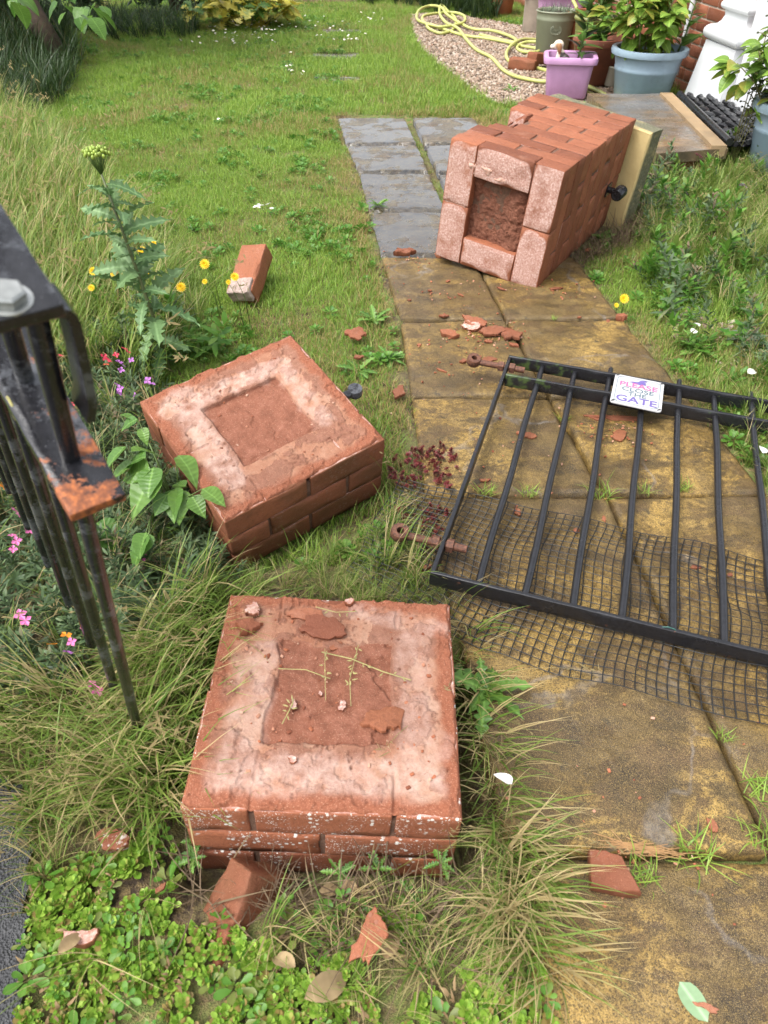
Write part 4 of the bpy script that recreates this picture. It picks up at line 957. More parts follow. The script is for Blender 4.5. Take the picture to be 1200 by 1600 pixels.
b = MB(); b.tube([(.045 * math.cos(a), 0, .032 * math.sin(a)) for a in np.linspace(0, 6.2832, 28)], .0025, 6, False); b.tube([(.036 * math.cos(a), 0, .024 * math.sin(a)) for a in np.linspace(0, 6.2832, 28)], .0015, 6, False)
for k in range(5): b.tube([(-.022 + k * .011, 0, -.006), (-.020 + k * .011, -.001, .007)], .0016, 5)
link('emblem', b.mesh('emblem', SAGE), sp_, (-.015, -.150, .175), (R(-4), 0, R(-6)))
t1 = at(785, 24, 0); pot('terracotta_pot', 'orange terracotta pot standing among strappy leaves behind the hose', t1.x, t1.y + .12, potprof(.11, .135, .26, .012, .05), TERRA, soil=(.12, .22))
pot('terracotta_pot', 'orange terracotta pot with a wide rim right behind the sage pot', 1.70, 7.35, potprof(.12, .15, .28, .018, .06), TERRA, soil=(.135, .23))
pot('terracotta_pot', 'dark brown terracotta pot squeezed between the pink tub and blue pot', 1.545, 6.10, potprof(.11, .175, .29, .012, .05), TERRAD, soil=(.16, .25))
pot('olive_pot', 'olive green glazed pot with a cream rim behind the brown pot', 1.60, 6.52, potprof(.12, .155, .36, .010, .03), OLIVE, soil=(.14, .32))
pot('cream_pot', 'small cream pot showing between the brown pot and blue pot', 1.675, 6.02, potprof(.07, .075, .13, .004, .02), CREAMPOT)
# pink rectangular tubs
def tub(label, x, y, rz, w0, d0, w1, d1, h):
    o = thing('pink_tub', label, 'flower pot', (x, y, 0), (0, 0, rz), 'flower pots by the house wall')
    def ringr(wd, dp, z, rc):
        out = []
        for sx, sy, a0 in ((1, 1, 0), (-1, 1, 90), (-1, -1, 180), (1, -1, 270)):
            for a in (0, 30, 60, 90): out.append((sx * (wd / 2 - rc) + rc * math.cos(R(a0 + a)), sy * (dp / 2 - rc) + rc * math.sin(R(a0 + a)), z))
        return out
    L = [(w0 - .02, d0 - .02, .0, .02), (w0, d0, .01, .03), (w1, d1, h - .045, .035), (w1 + .04, d1 + .04, h - .040, .04), (w1 + .05, d1 + .05, h - .02, .045), (w1 + .04, d1 + .04, h - .003, .04), (w1 + .02, d1 + .02, h, .035), (w1 - .015, d1 - .015, h - .004, .03), (w1 - .02, d1 - .02, h - .05, .03), (w0, d0, h * .3, .03)]
    b = MB(); vs = []
    for l in L: vs += ringr(*l)
    n = 16; b.add(vs, [(i * n + j, i * n + (j + 1) % n, (i + 1) * n + (j + 1) % n, (i + 1) * n + j) for i in range(len(L) - 1) for j in range(n)] + [tuple(range(n - 1, -1, -1))])
    link('shell', smooth_by_angle(b.mesh('shell', PINK), 45), o)
    b = MB(); b.add(ringr(w1 - .02, d1 - .02, h * .80, .03), [tuple(range(16))]); link('soil', b.mesh('soil', COMPOST), o); return o
pk = at(889, 158, 0); PKX, PKY = pk.x + .0, pk.y + .15
tub('pink rectangular plastic tub with a dog figurine inside, nearest to the fallen pier', PKX, PKY, R(-9), .27, .20, .31, .24, .25)
tub('pink plastic tub half hidden behind the sage green pot', 1.60, 7.95, R(-6), .34, .26, .40, .30, .36)
# wooden planter with a plank lid
wb = at(832, 50, 0)
pl = thing('wooden_box', 'square wooden box with a brown plank lid beside the sage pot', 'wooden box', (wb.x + .10, wb.y + .16, 0), (0, 0, R(-8)))
for sx in (-1, 1): b = MB(); b.box((sx * .16, 0, .14), (.025, .30, .28)); link('side_panel', b.mesh('side_panel', TIMBER2), pl)
for sy in (-1, 1): b = MB(); b.box((0, sy * .1525, .14), (.294, .025, .276)); link('side_panel', b.mesh('side_panel', TIMBER2), pl)
for k in range(4): b = MB(); b.box((0, -.138 + k * .092, .302), (.40, .086, .038)); link('plank', b.mesh('plank', TIMBER), pl)
# two red bricks on the gravel by the hose
for k, (px, py, rz, lab) in enumerate([(818, 100, -28, 'red brick lying flat on the gravel inside the hose loop'), (845, 98, 35, 'red brick lying across the end of another beside the sage pot')]):
    p = at(px, py, .035); tag(link('garden_brick', brick_mesh('garden_brick', m_brick('wet_red_brick', 0, 0, .5), 90 + k), None, (p.x, p.y, .035 + .03 * k), (0, R(8 * k), R(rz))), lab, 'brick', 'bricks on the gravel')
# hose
def hose(pts, label):
    P = [at(px, py, .014 + z) for px, py, z in pts]; out = []
    for i in range(len(P) - 1):
        p0, p1, p2, p3 = P[max(0, i - 1)], P[i], P[i + 1], P[min(len(P) - 1, i + 2)]
        for t in np.linspace(0, 1, 8, endpoint=False):
            out.append(.5 * ((2 * p1) + (p2 - p0) * t + (2 * p0 - 5 * p1 + 4 * p2 - p3) * t * t + (3 * p1 - p0 - 3 * p2 + p3) * t ** 3))
    b = MB(); b.tube(out + [P[-1]], .0135, 8); return b
hs_ = thing('garden_hose', 'lime green garden hose lying in loose loops over the gravel', 'hose')
h1 = [(895, 0, .35), (902, 18, .30), (896, 40, .02), (868, 62, 0), (840, 62, 0), (815, 62, .02), (798, 72, .02), (791, 86, .01), (800, 98, 0), (830, 104, 0), (872, 116, 0), (930, 140, 0), (960, 158, 0)]
h2 = [(930, 150, 0), (880, 130, 0), (842, 127, 0), (805, 119, 0), (785, 108, 0), (768, 90, 0), (745, 78, 0), (729, 62, 0), (715, 44, .02), (698, 36, .03), (688, 24, .05), (687, 12, .06), (691, 8, .05), (700, 18, .03), (712, 30, .01), (708, 46, 0), (690, 52, 0), (672, 46, .0), (668, 38, .03), (690, 42, .02), (722, 36, .03), (726, 26, .05), (712, 20, .04), (690, 20, .04), (664, 24, .04), (660, 31, .02), (668, 38, 0), (700, 48, .0)]
h3 = [(700, 48, 0), (728, 56, .0), (760, 60, .0), (792, 66, .0), (815, 72, .0), (838, 76, 0), (842, 80, 0), (830, 82, 0), (815, 80, 0), (808, 74, 0), (822, 66, .015), (850, 66, .02), (880, 70, .01)]
h4 = [(668, 38, .03), (652, 30, .02), (655, 16, .05), (672, 9, .06), (690, 12, .07), (700, 24, .04), (735, 44, .01), (770, 48, .01), (800, 58, .01), (806, 66, 0), (780, 62, 0), (750, 54, 0)]
for h in (h1, h2, h3, h4): link('hose_run', hose(h, '').mesh('hose_run', HOSE, True), hs_)

# dog figurine in the tub
def ellips(b, c, r, M=None, n=10):
    vs = []; fs = []
    for i in range(n + 1):
        th = math.pi * i / n
        for j in range(n * 2):
            ph = math.pi * j / n; p = Vector((r[0] * math.sin(th) * math.cos(ph), r[1] * math.sin(th) * math.sin(ph), r[2] * math.cos(th)))
            vs.append((M @ p if M else p) + Vector(c))
    m = n * 2; b.add(vs, [(i * m + j, i * m + (j + 1) % m, (i + 1) * m + (j + 1) % m, (i + 1) * m + j) for i in range(n) for j in range(m)])
dog = thing('dog_figurine', 'small white and tan sitting dog figurine in the pink tub', 'figurine', (PKX - .085, PKY - .03, .185), (0, 0, R(165)))
def m_dog():
    t = T('painted_dog_coat'); s = t.n('SeparateXYZ', {0: t.obj}); n = t.noise(22, 3)
    tan = t.math('MULTIPLY', t.ramp(t.math('ADD', s.outputs[2], t.math('MULTIPLY', n, .03)), [(.075, 0), (.085, 1)]), t.ramp(t.math('ABSOLUTE', s.outputs[1]), [(.021, 0), (.026, 1)]))
    blk = t.ramp(t.math('ADD', s.outputs[0], t.math('MULTIPLY', n, .02)), [(-.045, 1), (-.035, 0)])
    col = t.mix(tan, (.66, .58, .47), (.28, .135, .06)); col = t.mix(t.math('MULTIPLY', blk, t.ramp(s.outputs[2], [(.08, 1), (.09, 0)])), col, (.05, .04, .035))
    return t.done(t.bsdf(col, .45, t.bump(t.noise(120, 3), .3, .003)))
DOG = m_dog(); b = MB()
ellips(b, (-.035, 0, .035), (.040, .034, .040)); ellips(b, (-.012, 0, .060), (.030, .028, .045), Matrix.Rotation(R(18), 3, 'Y')); ellips(b, (.012, 0, .122), (.034, .030, .030)); ellips(b, (.046, 0, .112), (.024, .015, .014)); ellips(b, (.0, 0, .095), (.022, .020, .028))
for s_ in (-1, 1):
    ellips(b, (.014, s_ * .017, .030), (.010, .010, .040)); ellips(b, (.024, s_ * .017, -.004), (.016, .010, .008)); ellips(b, (-.030, s_ * .034, .015), (.028, .012, .022)); ellips(b, (.0, s_ * .032, .108), (.015, .008, .030), Matrix.Rotation(R(s_ * -8), 3, 'X'))
b.tube([(-.07, 0, .012), (-.09, .01, .01), (-.105, .025, .012)], [.010, .008, .004], 8)
bo = link('body', b.mesh('body', DOG, True), dog); md = bo.modifiers.new('one_skin', 'REMESH'); md.mode = 'VOXEL'; md.voxel_size = .0042; md.use_smooth_shade = True
b = MB(); ellips(b, (.070, 0, .116), (.006, .007, .005), None, 6); link('nose', b.mesh('nose', RUBBER, True), dog)
for s_ in (-1, 1): b = MB(); ellips(b, (.036, s_ * .018, .130), (.004, .003, .004), None, 6); link('eye', b.mesh('eye', RUBBER, True), dog)

# ------------------------------------------------------------------ ground cover: clumps and scatter
def clump(seed, n, rad, L, wd, lean, bend, segs=4, spread=math.pi, thin=False, head=0):
    """a tuft of tapered bending blades; +X is the way a combed tuft leans"""
    r = np.random.default_rng(seed); v = []; f = []; bl = []
    for _ in range(n):
        a = r.uniform(-spread, spread); rr = rad * math.sqrt(r.uniform(0, 1)); q = r.uniform(0, 6.283); base = np.array([rr * math.cos(q), rr * math.sin(q), -.004])
        l = r.uniform(*L); w0 = r.uniform(*wd); th = r.uniform(*lean); tb = r.uniform(*bend); da = r.uniform(-.5, .5)
        p = base.copy(); tone = r.uniform(0, 1); o = len(v)
        for k in range(segs + 1):
            t = k / segs; ang = th + tb * t ** 1.3; az = a + da * t
            wv = np.array([-math.sin(az + .5 * da), math.cos(az + .5 * da), .25 * math.sin(7 * tone)]); ww = w0 * (1 - t ** 1.8) * (.75 + .25 * min(1, t * 4)) * .5
            if thin: ww = w0 * .5 * (1 - .5 * t)
            if k < segs: v += [p - wv * ww, p + wv * ww]; bl += [tone, tone]
            else: v += [p]; bl += [tone]
            p = p + l / segs * np.array([math.sin(ang) * math.cos(az), math.sin(ang) * math.sin(az), math.cos(ang)])
            p[2] = max(p[2], .002 + .004 * tone)
        for k in range(segs - 1): f.append((o + 2 * k, o + 2 * k + 1, o + 2 * k + 3, o + 2 * k + 2))
        f.append((o + 2 * segs - 2, o + 2 * segs - 1, o + 2 * segs))
        if head:   # drooping seed head
            tip = v[-1]; 
            for s in range(head):
                c = tip - np.array([math.sin(ang) * math.cos(az), math.sin(ang) * math.sin(az), math.cos(ang)]) * (s * .007); e = r.normal(size=3) * .006
                o2 = len(v); v += [c, c + e + [0, 0, .004], c + e * 2.0, c + e - [0, 0, .004]]; bl += [.95] * 4; f.append((o2, o2 + 1, o2 + 2, o2 + 3))
    return v, f, bl
def as_mesh(name, vfb, mat, smooth=True):
    v, f, bl = vfb; me = bpy.data.meshes.new(name); me.from_pydata([tuple(x) for x in v], [], f); me.materials.append(mat)
    me.polygons.foreach_set('use_smooth', [smooth] * len(f)); attach_float(me, 'bl', bl); me.update(); return me
def rosette(seed, n, L, Wd, up, r0=.001, layers=3):
    r = np.random.default_rng(seed); v = []; f = []; bl = []
    for i in range(n):
        a = i * 2.4 + r.uniform(-.2, .2); k = i / n; l = L * (1 - .6 * k) * r.uniform(.85, 1.15); el_ = up[0] + (up[1] - up[0]) * k + r.uniform(-.15, .15); z0 = .012 * k
        d = np.array([math.cos(a) * math.cos(el_), math.sin(a) * math.cos(el_), math.sin(el_)]); s = np.array([-math.sin(a), math.cos(a), 0]); nn = np.cross(d, s); b0 = np.array([0, 0, z0]) + d * r0
        W2 = Wd * (1 - .5 * k); o = len(v)
        prof = [(0, .18), (.35, .7), (.7, 1.0), (.92, .6), (1.0, .12)]
        for t, ww in prof:
            c = b0 + d * l * t + nn * (-.18 * l * (t - .5) ** 2)
            v += [c - s * W2 * ww * .5, c - nn * W2 * .10, c + s * W2 * ww * .5]
        tone = r.uniform(0, 1); bl += [tone] * 15
        for q in range(4):
            for e in range(2): f.append((o + q * 3 + e, o + q * 3 + e + 1, o + q * 3 + 4 + e, o + q * 3 + 3 + e))
    return v, f, bl
def sprig(seed, n, h, L, Wd, lean=.3, tip=True):
    """upright stem with narrow leaves set all round it"""
    r = np.random.default_rng(seed); v = []; f = []; bl = []; az = r.uniform(0, 6.28)
    for i in range(n):
        k = i / n; a = i * 2.4; z = h * (k ** .8); c0 = np.array([math.cos(az) * lean * z, math.sin(az) * lean * z, z]); el_ = .1 + 1.0 * k + r.uniform(-.2, .2); l = L * r.uniform(.7, 1.1) * (1 - .35 * k)
        d = np.array([math.cos(a) * math.cos(el_), math.sin(a) * math.cos(el_), math.sin(el_)]); s = np.array([-math.sin(a), math.cos(a), 0]); nn = np.cross(d, s); o = len(v)
        for t, ww in ((0, .3), (.4, 1), (.75, .8), (1, 0.05)):
            c = c0 + d * l * t - np.array([0, 0, 1]) * l * .25 * t * t; v += [c - s * Wd * ww * .5, c + s * Wd * ww * .5]
        tone = r.uniform(0, 1); bl += [tone] * 8
        for q in range(3): f.append((o + 2 * q, o + 2 * q + 1, o + 2 * q + 3, o + 2 * q + 2))
    return v, f, bl
_geo = {}
def scatter(name, label, kinds, pos, rot, scl, idx, tint, mat=None):
    src = bpy.data.collections.new(name + '_sources')
    for i, me in enumerate(kinds): src.objects.link(bpy.data.objects.new('%s_source_%02d' % (name, i), me))
    n = len(pos); me = bpy.data.meshes.new(name); me.vertices.add(n); me.vertices.foreach_set('co', np.asarray(pos, np.float32).ravel())
    a = me.attributes.new('rot', 'FLOAT_VECTOR', 'POINT'); a.data.foreach_set('vector', np.asarray(rot, np.float32).ravel())
    attach_float(me, 'scl', scl); attach_float(me, 'tint', tint); a = me.attributes.new('idx', 'INT', 'POINT'); a.data.foreach_set('value', np.asarray(idx, np.int32))
    o = link(name, me); tag(o, label, kind='stuff')
    ng = bpy.data.node_groups.new(name, 'GeometryNodeTree'); ng.interface.new_socket('Geometry', in_out='INPUT', socket_type='NodeSocketGeometry'); ng.interface.new_socket('Geometry', in_out='OUTPUT', socket_type='NodeSocketGeometry')
    N = ng.nodes; Lk = ng.links.new; gi = N.new('NodeGroupInput'); go = N.new('NodeGroupOutput'); ci = N.new('GeometryNodeCollectionInfo'); ci.inputs[0].default_value = src; ci.inputs[1].default_value = True; ci.inputs[2].default_value = True
    ip = N.new('GeometryNodeInstanceOnPoints'); ip.inputs['Pick Instance'].default_value = True
    def na(nm, ty): q = N.new('GeometryNodeInputNamedAttribute'); q.data_type = ty; q.inputs[0].default_value = nm; return q.outputs[0]
    e2r = N.new('FunctionNodeEulerToRotation'); Lk(na('rot', 'FLOAT_VECTOR'), e2r.inputs[0])
    Lk(gi.outputs[0], ip.inputs['Points']); Lk(ci.outputs[0], ip.inputs['Instance']); Lk(na('idx', 'INT'), ip.inputs['Instance Index']); Lk(e2r.outputs[0], ip.inputs['Rotation']); Lk(na('scl', 'FLOAT'), ip.inputs['Scale']); Lk(ip.outputs[0], go.inputs[0])
    md = o.modifiers.new('scatter', 'NODES'); md.node_group = ng; return o
def jgrid(x0, x1, y0, y1, d):
    X, Y = np.meshgrid(np.arange(x0, x1, d), np.arange(y0, y1, d)); X = X + RNG.uniform(-.5, .5, X.shape) * d; Y = Y + RNG.uniform(-.5, .5, Y.shape) * d; return X.ravel(), Y.ravel()
def inview(x, y, m=1.0):
    zc = y * math.cos(PITCH) + CAMH * math.sin(PITCH); return (np.abs(x) < .56 * zc + m) & (y > .05)
def footprint(M, x0, x1, y0, y1, zz=(0, 0)):
    return [tuple((M @ Vector(p)).to_2d()) for p in ((x0, y0, zz[0]), (x1, y0, zz[0]), (x1, y1, zz[1]), (x0, y1, zz[1]))]
FP_A = footprint(MA, 0, .44, 0, .44); FP_B = [tuple((MBm @ Vector(p)).to_2d()) for p in ((.02, .02, -.2), (.42, .02, -.2), (.42, .42, -.2), (.02, .42, -.2))]
FP_C = [tuple((MC @ Vector(p)).to_2d()) for p in ((.0, .43, 0), (.43, .43, 0), (.50, .43, .87), (-.02, .43, .87))]
STEPP = [tuple(p.to_2d()) for p in q]
POTS = [(BX, BY, .2), (B2.x, B2.y, .19), (gp.x, gp.y + .15, .15), (PKX, PKY, .17), (1.545, 6.10, .13), (1.70, 7.35, .14), (1.60, 6.52, .14), (1.60, 7.95, .22), (wb.x + .1, wb.y + .16, .22)]
HOLE = [(-.345, .485), (-.315, .40), (-.12, .43), (.10, .475), (.175, .50), (.185, .75), (.13, .95), (-.31, .95)]
def pathmask(x, y, pad=0.0): return (x > lx(y) + pad) & (x < rx(y) - pad) & (y < 5.16 - pad)
DENT = pxpoly([(325, 830), (352, 835), (600, 765), (622, 800), (500, 868), (375, 905), (345, 890)])
def blocked(x, y, gravel=True):
    m = inpoly(x, y, FP_A) | inpoly(x, y, FP_C) | inpoly(x, y, STEPP) | inpoly(x, y, HOLE) | inpoly(x, y, FP_B) | (inpoly(x, y, DENT) & (RNG.uniform(0, 1, np.shape(x)) < .8))
    if gravel: m |= inpoly(x, y, GRAVEL)
    m |= inpoly(x, y, ASPH) | (x > wx(y) - .02)
    for a, b_, r in POTS: m |= (x - a) ** 2 + (y - b_) ** 2 < r * r
    return m
STONES = []
for o in path.children:
    if o.location.y > 5.5: STONES.append((o.location.x, o.location.y))
def onstone(x, y):
    m = np.zeros(x.shape, bool)
    for a, b_ in STONES: m |= (np.abs(x - a) < .19) & (np.abs(y - b_) < .085)
    return m
def rots(n, tilt=.15, az=None, azs=6.3):
    r = np.zeros((n, 3)); r[:, 0] = RNG.normal(0, tilt, n); r[:, 1] = RNG.normal(0, tilt, n); r[:, 2] = RNG.uniform(0, 6.283, n) if az is None else np.asarray(az) + RNG.normal(0, azs, n); return r

# --- the mown lawn (and the rough grass to the right of the path)
MEADOW = pxpoly([(-60, 150), (60, 205), (140, 290), (235, 400), (270, 500), (255, 600), (150, 600), (-100, 640)])
ROUGH = pxpoly([(960, 300), (1010, 250), (1100, 232), (1250, 190), (1300, 560), (1090, 480), (1000, 380)])
WALL_BED = pxpoly([(-80, 520), (150, 520), (235, 610), (330, 800), (360, 900), (300, 960), (200, 1010), (60, 1130), (-80, 1060)])
kl = [as_mesh('lawn_tuft', clump(100 + i, 26, .034, (.018, .052), (.0020, .0036), (.1, .9), (.2, 1.3), 3), GRASS) for i in range(5)]
kl += [as_mesh('lawn_tuft', clump(120 + i, 12, .03, (.04, .085), (.002, .0034), (.2, .9), (.3, 1.5), 4), GRASS) for i in range(2)]
x, y = jgrid(-6.4, 2.6, 1.2, 11.4, .022)
far = y > 5; keep = ~far | (RNG.uniform(0, 1, x.shape) < .55); x, y = x[keep], y[keep]
dpath = np.maximum(lx(y) - x, x - rx(y)); dpath = np.where(y < 5.16, dpath, np.maximum(dpath, y - 5.16))
edge_n = .02 * fbm(P2(x, y, 6), 3)
m = inview(x, y) & ~blocked(x, y) & ~onstone(x, y) & (dpath > .012 + edge_n) & ~inpoly(x, y, WALL_BED)
gap = (np.abs(x - cx(y)) < .022) & (y > 3.5) & (y < 5.1) & (RNG.uniform(0, 1, x.shape) < .8)
m |= gap & ~inpoly(x, y, FP_C)
bare = fbm(P2(x, y, 2.6, 4.), 4) + .6 * np.exp(-np.clip(dpath, 0, 9) / .05) + .35 * np.exp(-((x + .02) ** 2 + (y - 3.1) ** 2) / .12)
m &= ~((bare > .62) & (RNG.uniform(0, 1, x.shape) < .72))
x, y, bare, dpath = x[m], y[m], bare[m], dpath[m]
n = len(x); tint = np.clip(.31 + .58 * fbm(P2(x, y, 1.7, 8.), 4) + .85 * np.exp(-np.clip(dpath, 0, 9) / .14) * np.clip(.7 + fbm(P2(x, y, 3.1, 21.), 3), .2, 1.3) + .30 * np.clip(bare - .35, 0, 1) + RNG.normal(0, .10, n), .02, .95)
gapm = np.abs(x - cx(y)) < .03; tint = np.where(gapm, .5, tint)
sc = (.75 + .35 * fbm(P2(x, y, 1.1, 2.), 3) + RNG.uniform(-.2, .35, n)); sc = .95 * np.clip(np.where(dpath < .06, sc * .75, sc), .4, 1.5) * np.where(y > 5, 1.3, 1.0)
scatter('lawn_grass', 'short mown lawn grass, green with straw patches by the path', kl, np.stack([x, y, gz(x, y) + .001], -1), rots(n, .12), sc, RNG.choice(7, n, p=[.17] * 5 + [.075] * 2), tint)
# clover, daisy leaves and other broad little leaves
kc = [as_mesh('clover_patch', rosette(150 + i, 14, .030, .016, (.15, .9), .006), CLOVER) for i in range(4)]
x, y = jgrid(-4.6, 2.4, 1.2, 10.5, .042)
dpath = np.maximum(lx(y) - x, x - rx(y)); cl = fbm(P2(x, y, 2.1, 13.), 4)
m = inview(x, y) & ~blocked(x, y) & (dpath > .02) & ((cl > .28) | (RNG.uniform(0, 1, x.shape) < .06)) & ~inpoly(x, y, WALL_BED) & (RNG.uniform(0, 1, x.shape) < .8)
x, y = x[m], y[m]; n = len(x)
scatter('clover', 'patches of small broad clover and daisy leaves in the lawn', kc, np.stack([x, y, gz(x, y) + .012], -1), rots(n, .25), RNG.uniform(.5, 1.15, n), RNG.integers(0, 4, n), RNG.uniform(.1, .5, n))
# daisies
b = MB()
def disc(b, c, r, n, cup, mi): 
    vs = [c + Vector((0, 0, 0))] + [c + Vector((r * math.cos(6.283 * j / n) * (1 if j % 2 else .72), r * math.sin(6.283 * j / n) * (1 if j % 2 else .72), cup)) for j in range(n)]; b.add(vs, [(0, 1 + j, 1 + (j + 1) % n) for j in range(n)], mi)
disc(b, Vector((0, 0, .0)), .010, 14, .003, 0); disc(b, Vector((0, 0, .002)), .0035, 8, .0, 1)
dmesh = b.mesh('daisy', [PETALW, YELLOW])
pts = []
for (px, py, spx, spy, k) in ((420, 35, 70, 22, 60), (370, 55, 60, 16, 45), (530, 50, 40, 20, 26), (580, 30, 25, 12, 12), (455, 108, 22, 10, 14), (330, 60, 40, 14, 12), (405, 320, 14, 10, 6), (340, 188, 4, 3, 1), (230, 35, 60, 20, 6)):
    for _ in range(k): p = at(px + RNG.normal() * spx * .6, min(400, max(-10, py + RNG.normal() * spy * .6)), .04); pts.append(p)
pts = np.array(pts); n = len(pts)
scatter('daisies', 'many small white daisies dotted over the far lawn', [dmesh], pts, rots(n, .25), RNG.uniform(.9, 1.5, n), np.zeros(n, int), np.zeros(n))

# --- long grass
kg = [as_mesh('grass_tuft', clump(200 + i, 22, .03, (.16, .30), (.0028, .0066), (.15, .5), (.5, 1.6), 6, 1.5), LONGG) for i in range(4)]
kg += [as_mesh('grass_tuft', clump(220 + i, 10, .03, (.25, .42), (.0018, .003), (.2, .5), (.7, 1.7), 7, 1.0), LONGG) for i in range(2)]
kg += [as_mesh('grass_stalk', clump(230 + i, 3, .03, (.28, .45), (.0012, .0018), (.15, .5), (.5, 1.2), 7, 1.2, True, 9), LONGG) for i in range(2)]
P_, R_, S_, I_, T_ = [], [], [], [], []
def tufts(poly, d, az, azs, s, tint, keepout=True, dens=1.0, probs=(.2, .2, .2, .2, .07, .07, .03, .03), allow_block=False, zoff=0.0):
    xs_ = [p[0] for p in poly]; ys_ = [p[1] for p in poly]; x, y = jgrid(min(xs_), max(xs_), min(ys_), max(ys_), d)
    m = inpoly(x, y, poly) & (RNG.uniform(0, 1, x.shape) < dens)
    if keepout: m &= ~blocked(x, y)
    m &= ~pathmask(x, y, .03)
    x, y = x[m], y[m]; n = len(x)
    if n == 0: return
    P_.append(np.stack([x, y, gz(x, y) + zoff], -1)); R_.append(rots(n, .10, az(x, y) if callable(az) else np.full(n, az), azs)); S_.append(RNG.uniform(s[0], s[1], n)); I_.append(RNG.choice(8, n, p=probs)); T_.append(np.clip(RNG.normal(tint, .13, n), 0, 1))
D = math.radians
tufts(MEADOW, .050, D(-20), .55, (.75, 1.15), .42)
tufts(pxpoly([(-80, 100), (40, 180), (100, 260), (-80, 300)]), .07, D(-30), .8, (.6, 1.0), .30)
tufts(ROUGH, .055, D(230), 1.6, (.28, .72), .42, dens=.9)
tufts(pxpoly([(1040, 300), (1200, 250), (1240, 420), (1100, 420)]), .055, D(230), 1.3, (.35, .8), .35)
tufts(pxpoly([(0, 1270), (70, 1290), (130, 1330), (60, 1420), (20, 1500), (-20, 1400)]), .028, D(-120), 1.4, (.25, .5), .6)
tufts(pxpoly([(1090, 570), (1250, 500), (1250, 800), (1190, 760), (1120, 660)]), .05, D(160), 1.5, (.25, .5), .40)
# around the stub
tufts(WALL_BED, .06, D(-30), 1.5, (.35, .8), .62, dens=.55, probs=(.1, .1, .1, .1, .25, .25, .05, .05))
tufts(pxpoly([(205, 1010), (300, 930), (365, 900), (345, 1000), (290, 1250), (240, 1300), (190, 1250)]), .026, D(-70), .5, (.60, 1.0), .46)
tufts(pxpoly([(-60, 1060), (120, 1080), (230, 1130), (230, 1290), (60, 1300), (-60, 1280)]), .030, lambda x, y: D(-100) + 0 * x, .7, (.5, .9), .56)
tufts(pxpoly([(350, 915), (420, 890), (500, 860), (600, 820), (640, 850), (690, 925), (690, 950), (380, 925)]), .021, D(-60), 1.4, (.16, .34), .42)
tufts(pxpoly([(560, 800), (640, 790), (690, 930), (600, 900)]), .05, D(-20), 1.2, (.35, .7), .45)
tufts(pxpoly([(705, 950), (760, 940), (800, 1000), (830, 1120), (880, 1280), (930, 1400), (800, 1420), (745, 1300), (735, 1100)]), .026, D(-100), .30, (.5, .85), .68)
tufts(pxpoly([(800, 1250), (900, 1280), (945, 1450), (860, 1520), (740, 1420)]), .030, D(-108), .32, (.5, .85), .70)
tufts(pxpoly([(400, 1430), (520, 1400), (740, 1392), (850, 1400), (850, 1520), (700, 1560), (560, 1500), (420, 1480)]), .040, D(-120), 1.3, (.28, .6), .70)
tufts(pxpoly([(880, 1500), (960, 1480), (985, 1600), (880, 1600)]), .06, D(-70), .8, (.25, .45), .5)
tufts(pxpoly([(560, 1540), (700, 1540), (700, 1600), (560, 1600)]), .07, D(60), 1.5, (.3, .5), .35)
tufts(pxpoly([(200, 300), (300, 400), (320, 520), (260, 560), (215, 420)]), .05, D(10), 1.2, (.35, .65), .28)
tufts(pxpoly([(600, 60), (680, 90), (790, 160), (760, 178), (690, 150), (640, 110)]), .07, D(200), 2.0, (.15, .3), .35, keepout=False)
tufts(pxpoly([(1010, 130), (1075, 140), (1040, 150)]), .12, D(90), 2.0, (.5, .8), .3, keepout=False)
tufts(pxpoly([(-20, 1260), (90, 1280), (240, 1310), (330, 1480), (120, 1600), (-20, 1600)]), .075, D(-25), 1.0, (.5, .85), .85, dens=.6, probs=(.02, .02, .02, .02, .36, .36, .1, .1))
tufts(pxpoly([(420, 1480), (700, 1440), (960, 1500), (980, 1600), (420, 1600)]), .06, D(-60), 2.0, (.25, .55), .6, dens=.7, probs=(.12, .12, .12, .12, .2, .2, .06, .06))
scatter('long_grass', 'long arching green and straw grass around the broken pier and along the lawn edge', kg, np.concatenate(P_), np.concatenate(R_), np.concatenate(S_), np.concatenate(I_), np.concatenate(T_))
# dark rank grass under the tree and strappy leaves beyond the gravel
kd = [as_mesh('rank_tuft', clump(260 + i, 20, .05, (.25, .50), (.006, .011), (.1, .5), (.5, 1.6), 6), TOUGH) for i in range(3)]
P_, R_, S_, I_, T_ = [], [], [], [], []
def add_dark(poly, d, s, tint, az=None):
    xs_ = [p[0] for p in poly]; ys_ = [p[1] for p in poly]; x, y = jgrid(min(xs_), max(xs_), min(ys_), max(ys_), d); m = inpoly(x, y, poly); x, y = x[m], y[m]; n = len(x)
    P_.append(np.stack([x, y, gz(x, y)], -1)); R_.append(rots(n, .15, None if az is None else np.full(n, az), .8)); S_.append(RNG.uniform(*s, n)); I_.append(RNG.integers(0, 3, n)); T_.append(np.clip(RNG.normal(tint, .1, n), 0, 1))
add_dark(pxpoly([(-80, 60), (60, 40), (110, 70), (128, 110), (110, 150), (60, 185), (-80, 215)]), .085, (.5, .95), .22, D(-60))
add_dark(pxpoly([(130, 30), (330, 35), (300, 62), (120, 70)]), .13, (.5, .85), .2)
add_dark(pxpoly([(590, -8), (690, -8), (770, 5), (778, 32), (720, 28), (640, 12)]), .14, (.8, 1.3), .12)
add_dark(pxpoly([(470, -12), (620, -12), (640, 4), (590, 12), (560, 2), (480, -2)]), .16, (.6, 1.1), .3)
scatter('rank_grass', 'dark strappy grass under the tree and behind the hose', kd, np.concatenate(P_), np.concatenate(R_), np.concatenate(S_), np.concatenate(I_), np.concatenate(T_))

